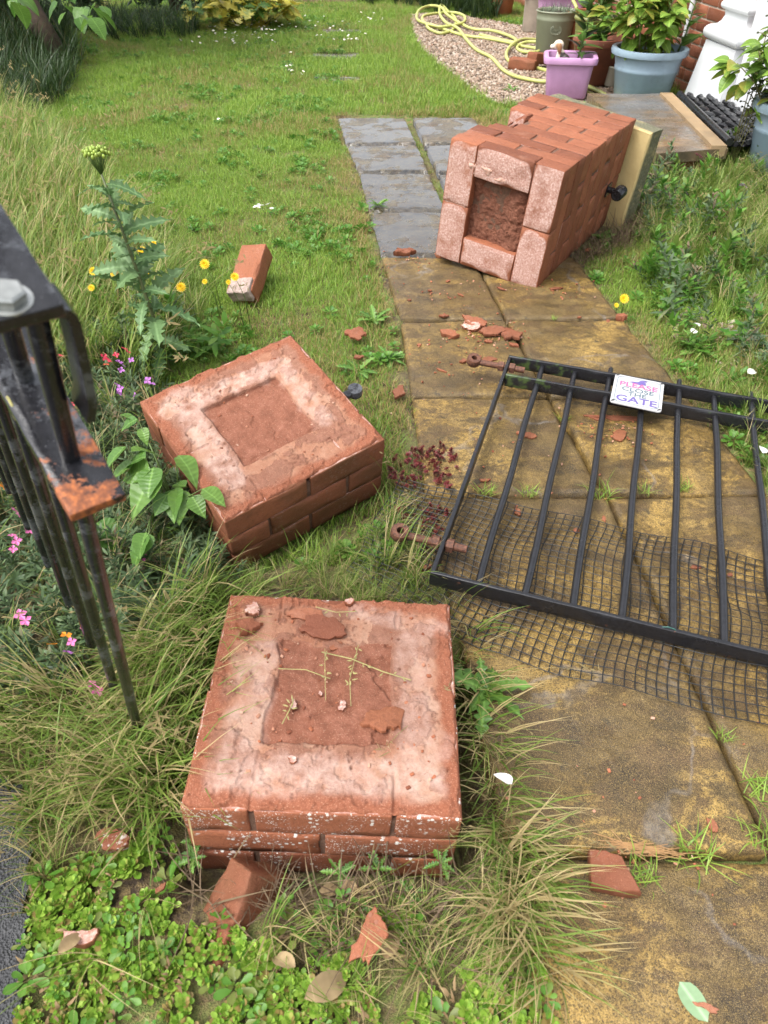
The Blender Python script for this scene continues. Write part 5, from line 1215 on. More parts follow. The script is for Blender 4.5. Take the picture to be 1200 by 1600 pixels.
# --- bright stonecrop mat at the bottom
ks = [as_mesh('stonecrop_rosette', rosette(300 + i, 17, .0145, .0098, (.10, 1.15), .001), SEDUM) for i in range(5)]
ST1 = pxpoly([(45, 1400), (140, 1340), (240, 1300), (325, 1330), (340, 1440), (420, 1480), (560, 1500), (600, 1600), (560, 1720), (-60, 1720), (10, 1550)])
ST2 = pxpoly([(780, 1480), (880, 1470), (950, 1480), (985, 1600), (985, 1720), (600, 1720), (640, 1560)])
x, y = jgrid(-.9, .5, .1, .62, .0145)
dn = fbm(P2(x, y, 9, 2.), 3)
m = (inpoly(x, y, ST1) & (dn > -.36)) | (inpoly(x, y, ST2) & (dn > -.1)); m |= inpoly(x, y, pxpoly([(450, 1340), (720, 1340), (860, 1500), (480, 1500)])) & (dn > .35)
m &= ~blocked(x, y) & ~pathmask(x, y, .02)
x, y = x[m], y[m]; n = len(x)
hum = .016 * (fbm(P2(x, y, 14, 6.), 3) + .7)
scatter('stonecrop', 'bright green stonecrop mat of small fleshy rosettes below the stub', ks, np.stack([x, y, gz(x, y) + np.clip(hum, .004, .05)], -1), rots(n, .32), RNG.uniform(.4, 1.35, n) * (1 + .25 * fbm(P2(x, y, 8, 3.), 2)), RNG.integers(0, 5, n), np.clip(.33 + .35 * fbm(P2(x, y, 6, 1.), 3) + RNG.normal(0, .1, n), 0, 1))
kr = [as_mesh('red_rosette', sprig(330 + i, 26, .014, .011, .0042, .8), SEDUMRED) for i in range(3)]
x, y = jgrid(-.1, .25, 1.2, 1.75, .013); m = inpoly(x, y, pxpoly([(612, 705), (700, 700), (722, 740), (700, 800), (650, 900), (620, 870), (606, 760)])) & (fbm(P2(x, y, 11), 3) > .0) & (RNG.uniform(0, 1, x.shape) < .75) & ~inpoly(x, y, FP_B); x, y = x[m], y[m]; n = len(x)
scatter('red_stonecrop', 'dark red stonecrop creeping over the path edge beside the tilted chunk', kr, np.stack([x, y, np.full(n, .002)], -1), rots(n, .4), RNG.uniform(.6, 1.2, n), RNG.integers(0, 3, n), RNG.uniform(0, .5, n))
# --- dark narrow-leaved mat of wallflower foliage
kw = [as_mesh('wallflower_sprig', sprig(350 + i, 34, .085, .040, .0052, .5), WALLF) for i in range(5)]
x, y = jgrid(-1.7, -.1, .6, 2.3, .034); m = inpoly(x, y, WALL_BED) & ~blocked(x, y); x, y = x[m], y[m]; n = len(x)
scatter('wallflower_foliage', 'dark mat of narrow wallflower leaves behind the railing', kw, np.stack([x, y, gz(x, y)], -1), rots(n, .35), RNG.uniform(.7, 1.35, n), RNG.integers(0, 5, n), np.clip(.25 + .2 * fbm(P2(x, y, 4), 3) + RNG.normal(0, .1, n), 0, 1))
tuf = pxpoly([(-80, 560), (160, 560), (330, 830), (330, 960), (60, 1100), (-80, 1060)])
# --- gravel
def pebble(seed):
    p, f = rounded_box((.024, .017, .011), .005, (1, 1, 1), seed, amp=.0025, chip=0); return p, f
def m_gravel():
    t = T('gravel_stone'); ti = t.attr('tint', 'INSTANCER').outputs['Fac']
    col = t.ramp(ti, [(0, (.08, .055, .038)), (.3, (.20, .135, .085)), (.6, (.29, .215, .15)), (.8, (.38, .32, .26)), (1, (.24, .135, .08))]); return t.done(t.bsdf(col, .6))
GM = m_gravel(); kp = []
for i in range(5): p, f = pebble(i); kp.append(npmesh('pebble', p, f, GM))
x, y = jgrid(.2, 2.3, 5.3, 10.3, .0155); m = inpoly(x, y, GRAVEL) & (RNG.uniform(0, 1, x.shape) < .9)
GR2 = pxpoly([(1030, 480), (1130, 480), (1180, 560), (1130, 600), (1060, 540)])
x2, y2 = jgrid(.9, 1.8, 1.9, 2.7, .02); m2 = inpoly(x2, y2, GR2) & (fbm(P2(x2, y2, 8), 3) > .05); x = np.concatenate([x[m], x2[m2]]); y = np.concatenate([y[m], y2[m2]]); n = len(x)
scatter('gravel', 'pale buff gravel between the lawn and the flower pots', kp, np.stack([x, y, gz(x, y) + RNG.uniform(0, .010, n)], -1), rots(n, .5), RNG.uniform(.6, 1.35, n), RNG.integers(0, 5, n), RNG.uniform(0, 1, n))
# dead roots and clippings beside the fallen pier
kdead = [as_mesh('dead_root', clump(380 + i, 24, .06, (.05, .14), (.0016, .003), (.8, 1.5), (-.6, .8), 5), m_grass('dead_stem', (.07, .045, .025), (.16, .11, .07), (.22, .16, .09), .8, .1)) for i in range(3)]
x, y = jgrid(.6, 1.5, 2.4, 3.6, .036); m = inpoly(x, y, pxpoly([(870, 400), (930, 300), (965, 300), (1015, 320), (1005, 370), (950, 395), (890, 420)])) & ~inpoly(x, y, FP_C); x, y = x[m], y[m]
x3, y3 = jgrid(-.4, .4, .25, .62, .045); m3 = inpoly(x3, y3, pxpoly([(290, 1380), (480, 1390), (740, 1385), (860, 1420), (700, 1490), (420, 1450), (300, 1420)])); x = np.concatenate([x, x3[m3]]); y = np.concatenate([y, y3[m3]]); n = len(x)
scatter('dead_roots', 'brown dead roots and clippings beside the fallen pier and below the stub', kdead, np.stack([x, y, gz(x, y) + .015], -1), rots(n, .3), RNG.uniform(.6, 1.2, n), RNG.integers(0, 3, n), RNG.uniform(0, 1, n))

# ------------------------------------------------------------------ plants with leaves of their own
def leaf_mesh(name, L, W, mat, fold=.25, curl=.3, p0=.7, p1=1.2, wave=.0, n=7, lobes=0):
    v = []; f = []
    for i in range(n + 1):
        t = i / n; wd = W * .5 * (t ** p0) * ((1 - t) ** p1) / ((p0 / (p0 + p1)) ** p0 * (p1 / (p0 + p1)) ** p1) if 0 < t < 1 else 0.0
        if lobes and 0 < i < n: wd *= .55 + .75 * (i % 2)
        x = L * t; z = -curl * L * t * t
        for sgn in (-1, -.5, 0, .5, 1): v.append((x, sgn * wd, z + abs(sgn) * wd * fold + wave * math.sin(i * 2.1 + sgn * 2) * W))
    for i in range(n):
        for j in range(4): f.append((i * 5 + j, i * 5 + j + 1, i * 5 + 6 + j, i * 5 + 5 + j))
    b = MB(); b.add(v, f); me = b.mesh(name, mat, True); return me
def aim(d, roll=0.0, up=Vector((0, 0, 1))):
    d = Vector(d).normalized(); s = up.cross(d)
    if s.length < 1e-3: s = Vector((0, 1, 0))
    s.normalize(); n = d.cross(s); M = Matrix((d, s, n)).transposed(); return M @ Matrix.Rotation(roll, 3, 'X')
def put_leaf(me, parent, p, d, sc, roll=0.0, name='leaf'):
    M = aim(d, roll).to_4x4(); M = Matrix.Translation(p) @ M @ Matrix.Diagonal((sc, sc, sc, 1)); return link(name, me, parent, M=M)
def stems_mesh(paths, r, mat, name='stem', n=6):
    b = MB()
    for p in paths:
        k = len(p); b.tube(p, [r * (1 - .6 * i / (k - 1)) for i in range(k)], n)
    return b.mesh(name, mat, True)
def shrub(name, label, cat, x, y, z, rx_, h, nl, lm, seed, stemmat=STEMR, ns=11, group=None, lean=(0, 0), low=.1, sc=(.7, 1.15)):
    rg = random.Random(seed); o = thing(name, label, cat, (x, y, z), group=group); ends = []
    for k in range(ns):
        a = 2.4 * k; rr = rx_ * math.sqrt((k + .5) / ns); top = Vector((math.cos(a) * rr * .9 + lean[0], math.sin(a) * rr * .9 + lean[1], h * (1 - .45 * (rr / rx_) ** 2) * rg.uniform(.85, 1.05)))
        base = Vector((math.cos(a) * rr * .3, math.sin(a) * rr * .3, 0)); mid = base.lerp(top, .5) + Vector((0, 0, .1 * h)); ends.append([base, base.lerp(mid, .6), mid, top])
    for p in ends: link('stem', stems_mesh([p], .006, stemmat), o)
    for i in range(nl):
        p = ends[i % ns]; t = 1 - (rg.random() ** 1.6) * (1 - low); pt_ = p[1].lerp(p[3], t) if t > .3 else p[0].lerp(p[1], t / .3)
        a = i * 2.4 + rg.uniform(-.5, .5); el_ = rg.uniform(-.45, .45) + (t - .7) * .5
        d = Vector((math.cos(a) * math.cos(el_), math.sin(a) * math.cos(el_), math.sin(el_)))
        put_leaf(lm[i % len(lm)], o, pt_ + d * rg.uniform(.01, .05), d, rg.uniform(*sc), rg.uniform(-.5, .5))
    return o
LH = [leaf_mesh('leaf', .092, .066, LEAF_HYD, .18, .25 + .12 * k, .75, .95, .012) for k in range(3)]
shrub('hydrangea', 'bushy light green hydrangea growing in the large blue pot by the wall', 'hydrangea', BX - .05, BY, .25, .27, .46, 400, LH, 1, lean=(-.03, .02))
h2_ = shrub('hydrangea', 'yellowing hydrangea in the half hidden blue pot, with one dark blue flower bud', 'hydrangea', B2.x - .06, B2.y, .24, .32, .40, 360, LH, 2, lean=(-.05, -.02))
b = MB(); 
for k in range(9): ellips(b, (.02 * math.cos(k * 2.4) * (k / 9), .02 * math.sin(k * 2.4) * (k / 9), .004 * (k % 3)), (.011, .011, .008), None, 4)
link('flower_bud', b.mesh('flower_bud', m_plain('blue_violet_petal', (.10, .10, .24), .5, .3), True), h2_, (-.10, -.12, .38))
# lavender in the sage pot
kl_ = as_mesh('foliage', clump(400, 150, .13, (.06, .12), (.003, .005), (.0, .7), (.0, .6), 3), m_grass('lavender_leaf', (.10, .14, .09), (.19, .24, .16), (.2, .22, .14), .7, .2))
lv = thing('lavender', 'low grey green lavender filling the sage pot', 'plant', (gp.x, gp.y + .15, .27)); link('foliage', kl_, lv)
# tall leafy plants in the tub, brown pot, olive pot
def tall(name, label, x, y, z, h, n, lm, seed, leanv=(0, 0), flower=None, sm=STEM, sc=(.6, 1.1)):
    rg = random.Random(seed); n = int(n * 1.5); o = thing(name, label, 'plant', (x, y, z)); top = Vector((leanv[0], leanv[1], h)); pth = [Vector((0, 0, 0)), top * .35 + Vector((.01, 0, 0)), top * .7, top]
    link('stem', stems_mesh([pth], .007, sm), o)
    for i in range(n):
        t = .08 + .92 * i / n; p = pth[0].lerp(pth[3], t); a = i * 2.4 + rg.uniform(-.4, .4); e = rg.uniform(.1, .8); d = Vector((math.cos(a) * math.cos(e), math.sin(a) * math.cos(e), math.sin(e))); put_leaf(lm[i % len(lm)], o, p, d, rg.uniform(*sc) * (1.1 - .4 * t), rg.uniform(-.4, .4))
    if flower: 
        b = MB(); 
        for k in range(14): a = k * 2.4; ellips(b, (.022 * math.cos(a), .022 * math.sin(a), .004 * (k % 3)), (.013, .013, .006), None, 4)
        link('flower', b.mesh('flower', flower, True), o, top + Vector((.0, -.01, .01)))
    return o
LT = [leaf_mesh('leaf', .17, .058, LEAF_LILAC, .22, .2 + .2 * k, .7, 1.3) for k in range(2)]
LG = [leaf_mesh('leaf', .16, .052, LEAF_DARK, .2, .3, .6, 1.2), leaf_mesh('leaf', .15, .056, LEAF_LILAC, .2, .2, .6, 1.2)]
tall('leafy_plant', 'tall leafy plant rising from the right side of the pink tub', PKX + .05, PKY + .02, .18, .62, 30, LG, 3, (.08, .05))
tall('marigold', 'orange flowered plant standing behind the pink tub plant', 1.575, 6.48, .31, .42, 22, LT, 4, (.08, -.02), ORANGE)
tall('marigold', 'orange flowered plant between the hydrangea and the brick wall', BX + .20, BY + .04, .28, .30, 14, LT, 5, (.04, -.02), ORANGE)
tall('leafy_plant', 'low green leaves filling the dark brown terracotta pot', 1.545, 6.08, .24, .16, 26, LT, 6, (0, 0), None, STEM, (.7, 1.2))
tall('leafy_plant', 'leafy plant with a mauve flower in the olive pot', 1.62, 6.54, .31, .22, 26, LT, 7, (.05, 0), PETALV)
tall('climber', 'thin climbing plant stem trained up the brick wall beside the pilaster', 1.93, 5.90, .0, .95, 34, LT, 8, (.02, .1), None, STEMR, (.5, .8))
tall('tall_plant', 'tall green stems growing in the right terracotta pot', 1.70, 7.35, .22, .8, 26, LG, 9, (.06, 0))
# strappy succulent at the very back tub
tall('leafy_plant', 'dark bare-stemmed plant in the rear pink tub', 1.60, 7.95, .29, .45, 14, LG, 10, (-.04, 0))
# seeding weed before the pilaster
wd_ = thing('seeding_weed', 'tall thin seeding weed rising in front of the white pilaster', 'weed', tuple(at(1136, 262, 0)))
rg = random.Random(8); pths = []; seeds_ = MB()
for k in range(5):
    hh = (.78, .62, .55, .46, .38)[k]; lx_ = (.0, .03, .06, .09, .12)[k]; p = [Vector((lx_ * .2, 0, 0)), Vector((lx_ * .5, .01, hh * .5)), Vector((lx_, .0, hh))]; pths.append(p)
    for j in range(16):
        t = .45 + .55 * j / 16; c = p[1].lerp(p[2], (t - .5) * 2) if t > .5 else p[0].lerp(p[1], t * 2); a = j * 2.4; e = c + Vector((math.cos(a) * .04, math.sin(a) * .04, .03 * rg.random())); pths.append([c, c.lerp(e, .5) + Vector((0, 0, .006)), e]); ellips(seeds_, e, (.007, .005, .005), None, 4)
link('stem', stems_mesh(pths[:], .0035, STEMR, 'stem', 5), wd_); tag(link('seed_pods', seeds_.mesh('seed_pods', m_plain('dark_pod', (.05, .06, .03), .6, .3), True), wd_), kind='stuff')
# lilac-leaved seedling between railing and tilted chunk
LL = [leaf_mesh('leaf', .092, .066, LEAF_LILAC, .22, .18 + .2 * k, .62, 1.15, .02, 8) for k in range(3)]
ll = thing('lilac_sucker', 'young plant with broad pale green leaves beside the tilted brick chunk', 'seedling', tuple(at(262, 800, 0)))
bx_ = Vector(ll.location); leaves = [(188, 648, 215, 655, .20, .62), (215, 655, 178, 668, .20, .6), (222, 668, 226, 690, .18, .5), (196, 697, 168, 722, .20, .85), (205, 705, 232, 700, .19, .85), (228, 715, 188, 716, .19, .95), (210, 722, 176, 742, .17, .85), (235, 735, 200, 738, .17, 1.1), (245, 740, 192, 792, .16, 1.25), (240, 730, 228, 770, .17, 1.0), (276, 762, 262, 800, .12, 1.0), (280, 765, 282, 812, .12, .9), (290, 760, 262, 752, .12, .6), (300, 775, 315, 800, .12, .7), (278, 712, 312, 738, .20, .95), (316, 764, 346, 782, .17, .8), (150, 818, 180, 830, .08, .9), (232, 835, 200, 868, .10, 1.0), (228, 832, 212, 885, .10, .8), (128, 830, 160, 838, .08, 1.1), (275, 695, 290, 706, .15, .4), (262, 772, 250, 790, .12, .7)]
paths_ = []
for i, (x0, y0, x1, y1, z, sc) in enumerate(leaves):
    p0 = at(x0, y0, z); p1 = at(x1, y1, z - .012); d = p1 - p0; put_leaf(LL[i % 3], ll, p0 - bx_, d, sc * .92, ((i * 37) % 7 - 3) * .12)
    rt = Vector((.03 * math.sin(i), .02 * math.cos(i), -.01)); paths_.append([rt, rt.lerp(p0 - bx_, .55) + Vector((0, 0, .02)), p0 - bx_])
for p in paths_: link('stem', stems_mesh([p], .0022, STEM), ll)
# ragwort
rb = at(264, 578, 0); rw = thing('ragwort', 'tall ragwort with frilled leaves and a yellow green bud head', 'ragwort', (rb.x, rb.y, 0))
tp = at(157, 268, .60) - rb; pth = [Vector((0, 0, 0)), tp * .3 + Vector((.008, 0, 0)), tp * .65 + Vector((.004, 0, .01)), tp]
link('stem', stems_mesh([pth], .0075, m_plain('ragwort_stem', (.11, .13, .05), .5, .3), 'stem', 8), rw)
LRG = [leaf_mesh('leaf', .105, .036, LEAF_RAG, .35, .15 + .25 * k, .8, .8, .10, 15, 1) for k in range(4)]
rg = random.Random(3)
for i in range(48):
    t = .08 + .88 * (i / 48) ** .9; p = pth[0].lerp(pth[3], t) + Vector((.006 * math.sin(t * 3), 0, 0)); a = i * 2.4; e = rg.uniform(-.2, .6) + .5 * t; d = Vector((math.cos(a) * math.cos(e), math.sin(a) * math.cos(e), math.sin(e))); put_leaf(LRG[i % 4], rw, p, d, rg.uniform(.5, 1.25) * (.75 + .5 * math.sin(t * 3.1)) , rg.uniform(-.9, .9))
b = MB(); st_ = []
for k in range(46):
    a = k * 2.4; rr = .034 * math.sqrt(k / 46); c = Vector((rr * math.cos(a), rr * math.sin(a), .022 - 9 * rr * rr + .004 * (k % 3))); ellips(b, c, (.0048, .0048, .0060), None, 5); st_.append([Vector((0, 0, -.04)), c * .6 - Vector((0, 0, .015)), c])
hd = link('flower_head', b.mesh('flower_head', BUDS, True), rw, tp + Vector((0, 0, .03))); link('stalks', stems_mesh(st_, .0012, STEM, 'stalks', 4), hd)
# yellow hawkbits
def hawkbit(px, py, z, label, sc=1.0, open_=True, bend=.05):
    p = at(px, py, z); o = thing('hawkbit', label, 'yellow flower', (p.x + .02, p.y + bend, gz(p.x, p.y + bend).item()), group='yellow hawkbit flowers in the grass')
    tpp = p - o.location; link('stem', stems_mesh([[Vector((0, 0, 0)), tpp * .5 + Vector((.006, .01, .02)), tpp]], .0018, STEM, 'stem', 5), o)
    b = MB(); n_ = 16
    for ring, (r_, zc) in enumerate(((.019, .004), (.014, .007), (.008, .009))):
        for k in range(n_ - ring * 4):
            a = 6.283 * k / (n_ - ring * 4) + ring * .2; dx, dy = math.cos(a), math.sin(a); w_ = .0028
            b.add([(0, 0, 0), (dx * r_ * .6 - dy * w_, dy * r_ * .6 + dx * w_, zc * .8), (dx * r_, dy * r_, zc * (1 if open_ else 2.2)), (dx * r_ * .6 + dy * w_, dy * r_ * .6 - dx * w_, zc * .8)], [(0, 1, 2, 3)])
    c = link('flower_head', b.mesh('flower_head', YELLOW), o, tpp, (R(48), R(5), 0), sc); 
    b = MB(); ellips(b, (0, 0, -.005), (.005, .005, .008), None, 5); link('calyx', b.mesh('calyx', STEM, True), c)
for a_ in ((320, 413, .20, 'open yellow flower on a stem left of the loose brick', 1.0), (283, 449, .18, 'open yellow flower between the ragwort and the loose brick', .95), (320, 440, .16, 'small half-closed yellow flower just below the open one by the loose brick', .55), (367, 433, .20, 'yellow flower standing in front of the end of the loose brick', .85), (357, 441, .19, 'small yellow bud beside the flower before the loose brick', .5), (222, 392, .26, 'pair-topped yellow flower close against the ragwort stem', .8), (146, 424, .20, 'yellow flower in the long grass, uppermost beside the railing', .85), (177, 427, .20, 'yellow flower in the long grass nearest the left of the ragwort stem', .65), (143, 450, .18, 'yellow flower in the long grass directly under the uppermost one by the railing', .65), (241, 380, .26, 'faded orange flower head just right of the ragwort stem', .55), (232, 428, .2, 'small yellow flower low on the ragwort stem', .5), (975, 467, .07, 'yellow flower on the right edge of the path near the fallen pier', 1.0), (963, 477, .05, 'small yellow bud at the right edge of the path', .5)): hawkbit(*a_)
# wallflowers
def wallfl(px, py, z, mat, n_, label, seed):
    rg = random.Random(seed); p = at(px, py, z); o = thing('wallflower', label, 'wallflower', (p.x - .01, p.y + .05, gz(p.x, p.y + .05).item()), group='wallflowers behind and beside the railing'); tpp = p - o.location
    link('stem', stems_mesh([[Vector((0, 0, 0)), tpp * .5 + Vector((.01, 0, .02)), tpp]], .0022, STEM, 'stem', 5), o)
    for k in range(n_):
        b = MB(); 
        for q_ in range(4):
            a = q_ * 1.571 + rg.uniform(-.2, .2); dx, dy = math.cos(a), math.sin(a); l = .014
            b.add([(0, 0, 0), (dx * l * .6 - dy * l * .42, dy * l * .6 + dx * l * .42, .003), (dx * l * 1.05, dy * l * 1.05, .001), (dx * l * .6 + dy * l * .42, dy * l * .6 - dx * l * .42, .003)], [(0, 1, 2, 3)])
        a = k * 2.4; rr = .018 * math.sqrt(k); link('flower', b.mesh('flower', mat[k % len(mat)]), o, tpp + Vector((rr * math.cos(a), rr * math.sin(a), .004 * (k % 2))), (rg.uniform(.3, 1.0), rg.uniform(-.5, .5), rg.uniform(0, 3)), rg.uniform(.65, .95))
for i, (px, py, z, mat, n_, lab) in enumerate([(200, 550, .14, [PETALR], 2, 'single crimson wallflower nearest the ragwort foot'), (168, 563, .13, [PETALR, PETALR, m_plain('brick_red_petal', (.42, .07, .03), .5)], 4, 'crimson wallflower cluster below the end of the hanging strap'), (192, 571, .12, [PETALV], 4, 'mauve wallflower pair below the crimson ones'), (188, 607, .10, [PETALV], 3, 'mauve wallflower in the mat above the broad leaves'), (237, 600, .10, [PETALV], 2, 'dark mauve wallflower close to the tilted chunk corner'), (209, 618, .09, [PETALV], 1, 'tiny mauve wallflower beside the tilted chunk corner'), (110, 632, .16, [PETALR, PETALP], 5, 'red and pink wallflower cluster beside the rail end'), (80, 590, .14, [PETALP], 2, 'pink wallflower between the round bar and the hanging strap'), (95, 556, .14, [PETALR], 1, 'single red wallflower just left of the hanging strap'), (63, 533, .14, [PETALP], 1, 'magenta wallflower behind the railing bolt'), (30, 806, .12, [PETALP, PETALP], 2, 'bright pink wallflower left of the railing bars, higher one'), (26, 845, .12, [PETALP], 4, 'pink wallflower cluster left of the railing bars, middle one'), (40, 970, .10, [PETALP], 2, 'small pink wallflower low in the grass left of the bars'), (112, 1003, .12, [PETALP, ORANGE, PETALV], 5, 'pink and orange wallflower cluster between the bar feet'), (152, 1080, .08, [PETALP], 2, 'small pink wallflower at the foot of the bars'), (168, 1030, .09, [PETALV], 1, 'mauve wallflower between the last two bars'), (222, 870, .05, [PETALP], 2, 'dull pink wallflower under the broad leaves'), (10, 748, .2, [ORANGE, PETALP], 3, 'orange and pink wallflower at the left frame edge'), (1165, 292, .16, [PETALV], 2, 'mauve flower in the grass before the half hidden blue pot'), (1073, 302, .12, [PETALV], 1, 'small mauve flower in the rough grass right of the fallen pier'), (1092, 243, .10, [PETALP], 3, 'pale pink flower under the door step edge')]): wallfl(px, py, z, mat, n_, lab, i)
# curled fern and weeds along the path
LD = [leaf_mesh('leaf', .10, .030, LEAF_LILAC, .3, .25, .8, .8, .06, 11, 1), leaf_mesh('leaf', .09, .026, LEAF_FIG, .3, .35, .8, .9, .04, 9, 1)]
def weed(px, py, n_, sc, label, seed, me=LD, up=(.2, .8)):
    rg = random.Random(seed); p = at(px, py, 0); o = thing('weed', label, 'weed', (p.x, p.y, max(-.01, gz(p.x, p.y).item() if not pathmask(np.array([p.x]), np.array([p.y]))[0] else -.002)), group='weeds by the path')
    for i in range(n_): a = i * 2.4 + rg.uniform(-.3, .3); e = rg.uniform(*up); put_leaf(me[i % len(me)], o, Vector((0, 0, .004)), (math.cos(a) * math.cos(e), math.sin(a) * math.cos(e), math.sin(e)), sc * rg.uniform(.7, 1.1), rg.uniform(-.3, .3))
    return o
weed(757, 1080, 9, 1.0, 'toothed-leaf weed rosette standing between the stub and the netting', 1)
weed(585, 500, 14, .8, 'feathery weed in the lawn edge above the tilted chunk', 2); weed(610, 560, 18, .6, 'leafy weed clump at the lawn edge beside the path', 3); weed(560, 580, 12, .8, 'flat weed rosette in the lawn beyond the tilted chunk', 4)
weed(590, 322, 14, .6, 'green weed at the left edge of the grey slabs', 5); weed(272, 965, 4, .5, 'pair of small heart leaves in the grass left of the stub', 6, LL); weed(1090, 545, 16, .9, 'grey green weed in the rough grass above the gate', 7, LD); weed(1165, 535, 16, 1.1, 'grey leaved weed at the right frame edge', 8, [leaf_mesh('leaf', .09, .03, LEAF_GREY, .3, .3, .8, .8, .06, 9, 1)])
weed(735, 155, 12, .7, 'leafy weed at the corner of the gravel beside the fallen pier', 9); weed(800, 140, 10, .7, 'weed growing against the hose before the pink tub', 10); weed(940, 372, 5, .7, 'bright dock leaf beside the dead roots at the fallen pier', 11, LL)
for k, (px, py) in enumerate([(530, 1362), (590, 1355), (690, 1345), (640, 1400), (645, 1440), (310, 1310), (300, 1340)]): weed(px, py, 7, .30, ('small lobed weed below the front of the stub, %s' % ('left of centre', 'centre', 'right of centre', 'beside long straw', 'lowest', 'by the corner hole', 'in the corner hole')[k]), 20 + k, LD)
TJ = [as_mesh('tuft', clump(420 + i, 34, .028, (.03, .075), (.002, .0034), (.3, 1.2), (.2, 1.0), 4), GRASS) for i in range(3)]
for k, (px, py, sc, lab) in enumerate([(938, 772, 1.0, 'grass tuft in the slab joint under the middle gate bars'), (1008, 768, .55, 'small grass tuft in the slab joint right of the larger tuft under the gate'), (1070, 762, .7, 'grass tuft in the slab joint near the gate bars at the right'), (826, 770, .7, 'grass tuft in the joint between the first gate bars and the netting'), (757, 768, .7, 'grass tuft at the upper edge of the netting'), (1182, 1232, 1.0, 'grass tuft on the slab joint at the right frame edge'), (1185, 1305, .9, 'broad leaved grass tuft at the right end of the cross joint'), (1090, 1340, 1.0, 'grass tuft in the cross joint right of the wedge of brick'), (1005, 1368, .9, 'grass tuft touching the right side of the wedge of brick'), (1130, 1150, .5, 'tiny grass tuft below the netting on the slab joint'), (880, 655, .5, 'tiny grass tuft on the slab joint under the gate rail'), (865, 497, .4, 'tiny grass tuft on the joint below the fallen pier')]):
    p = at(px, py, 0); o = link('grass_tuft', TJ[k % 3], None, (p.x, p.y, -.002), (0, 0, k), sc); tag(o, lab, 'grass tuft', 'grass tufts in the slab joints')
# white petals, dead leaves and a fallen green leaf
LP = leaf_mesh('petal', .036, .024, PETALW, .3, .5, .5, .8); LDY = leaf_mesh('leaf', .07, .034, m_leaf('dry_leaf', (.22, .14, .07), (.38, .28, .15), .8, .2, False), .5, .3, .8, .9, .05)
for k, (px, py, z, rz, lab) in enumerate([(800, 1225, .17, 2.4, 'white petal caught in the hanging grass right of the stub'), (1080, 520, .04, .6, 'white petal lying on bare soil in the rough grass, lower one'), (1093, 510, .05, 2.0, 'white petal lying on bare soil in the rough grass, upper one'), (1192, 708, .06, 1.2, 'large white petal in the grass at the right frame edge'), (1168, 583, .04, .3, 'white petal in the grass above the gate rail')]):
    tag(link('petal', LP, None, at(px, py, z), (.3, -.3, rz), 1.0 if k else .8), lab, 'petal', 'fallen white petals')
for k, (px, py, z, rz, sc, lab) in enumerate([(475, 1560, .04, .5, 1.1, 'pale dry leaf lying in stonecrop at the bottom of the stub grass'), (600, 1500, .04, 1.2, .8, 'pale dry leaf beside the leaf-shaped brick flake'), (462, 1512, .04, 2.6, .7, 'crumpled pale dry leaf left of the leaf-shaped flake'), (498, 1392, .01, .2, .55, 'tan dry leaf on bare soil under the front of the stub'), (560, 1390, .01, 2.8, .6, 'tan dry leaf on bare soil right of another under the stub'), (90, 1490, .05, 1.0, .6, 'cream dry leaf in the stonecrop near the asphalt'), (860, 545, .0, .4, .5, 'dry leaf on the stone under the gate rail'), (1130, 330, .1, .8, .9, 'brown dry leaf above the dark hollow in the rough grass')]):
    tag(link('dry_leaf', LDY, None, at(px, py, z), (.2, .25, rz), sc), lab, 'dry leaf', 'dry leaves')
tag(link('fallen_leaf', leaf_mesh('fallen_leaf', .055, .034, m_leaf('pale_fallen_leaf', (.20, .30, .16), (.24, .34, .2), .5, .1), .1, .05, .5, .6), None, at(1062, 1534, .004), (0, 0, R(-62))), 'pale green oval leaf with holes lying on the nearest slab', 'leaf')
# pine needles beside the wedge of brick
b = MB(); rg = random.Random(2)
for k in range(40):
    p = at(960 + k * 2.3 + rg.uniform(-8, 8), 1318 + k * .45 + rg.uniform(-7, 7), .006); a = rg.gauss(-.15, .25); d = Vector((math.cos(a), math.sin(a), rg.uniform(-.05, .12))) * rg.uniform(.02, .04); b.tube([p - d, p + Vector((0, 0, .002)), p + d], .0007, 4)
tag(link('dry_needles', b.mesh('dry_needles', m_plain('tan_needle', (.30, .17, .07), .6, .3))), 'loose tan needles and straw on the cross joint of the slabs', kind='stuff')
# dark rubber lid sunk in the rough grass
dl = at(1135, 375, 0); b = MB(); b.lathe([(.11, 0), (.12, .01), (.12, .03), (.105, .032), (.10, .022), (.01, .022)], 28); tag(link('drain_lid', smooth_by_angle(b.mesh('drain_lid', RUBBER)), None, (dl.x, dl.y, -.012)), 'dark round lid sunk in the rough grass right of the fallen pier', 'drain lid')

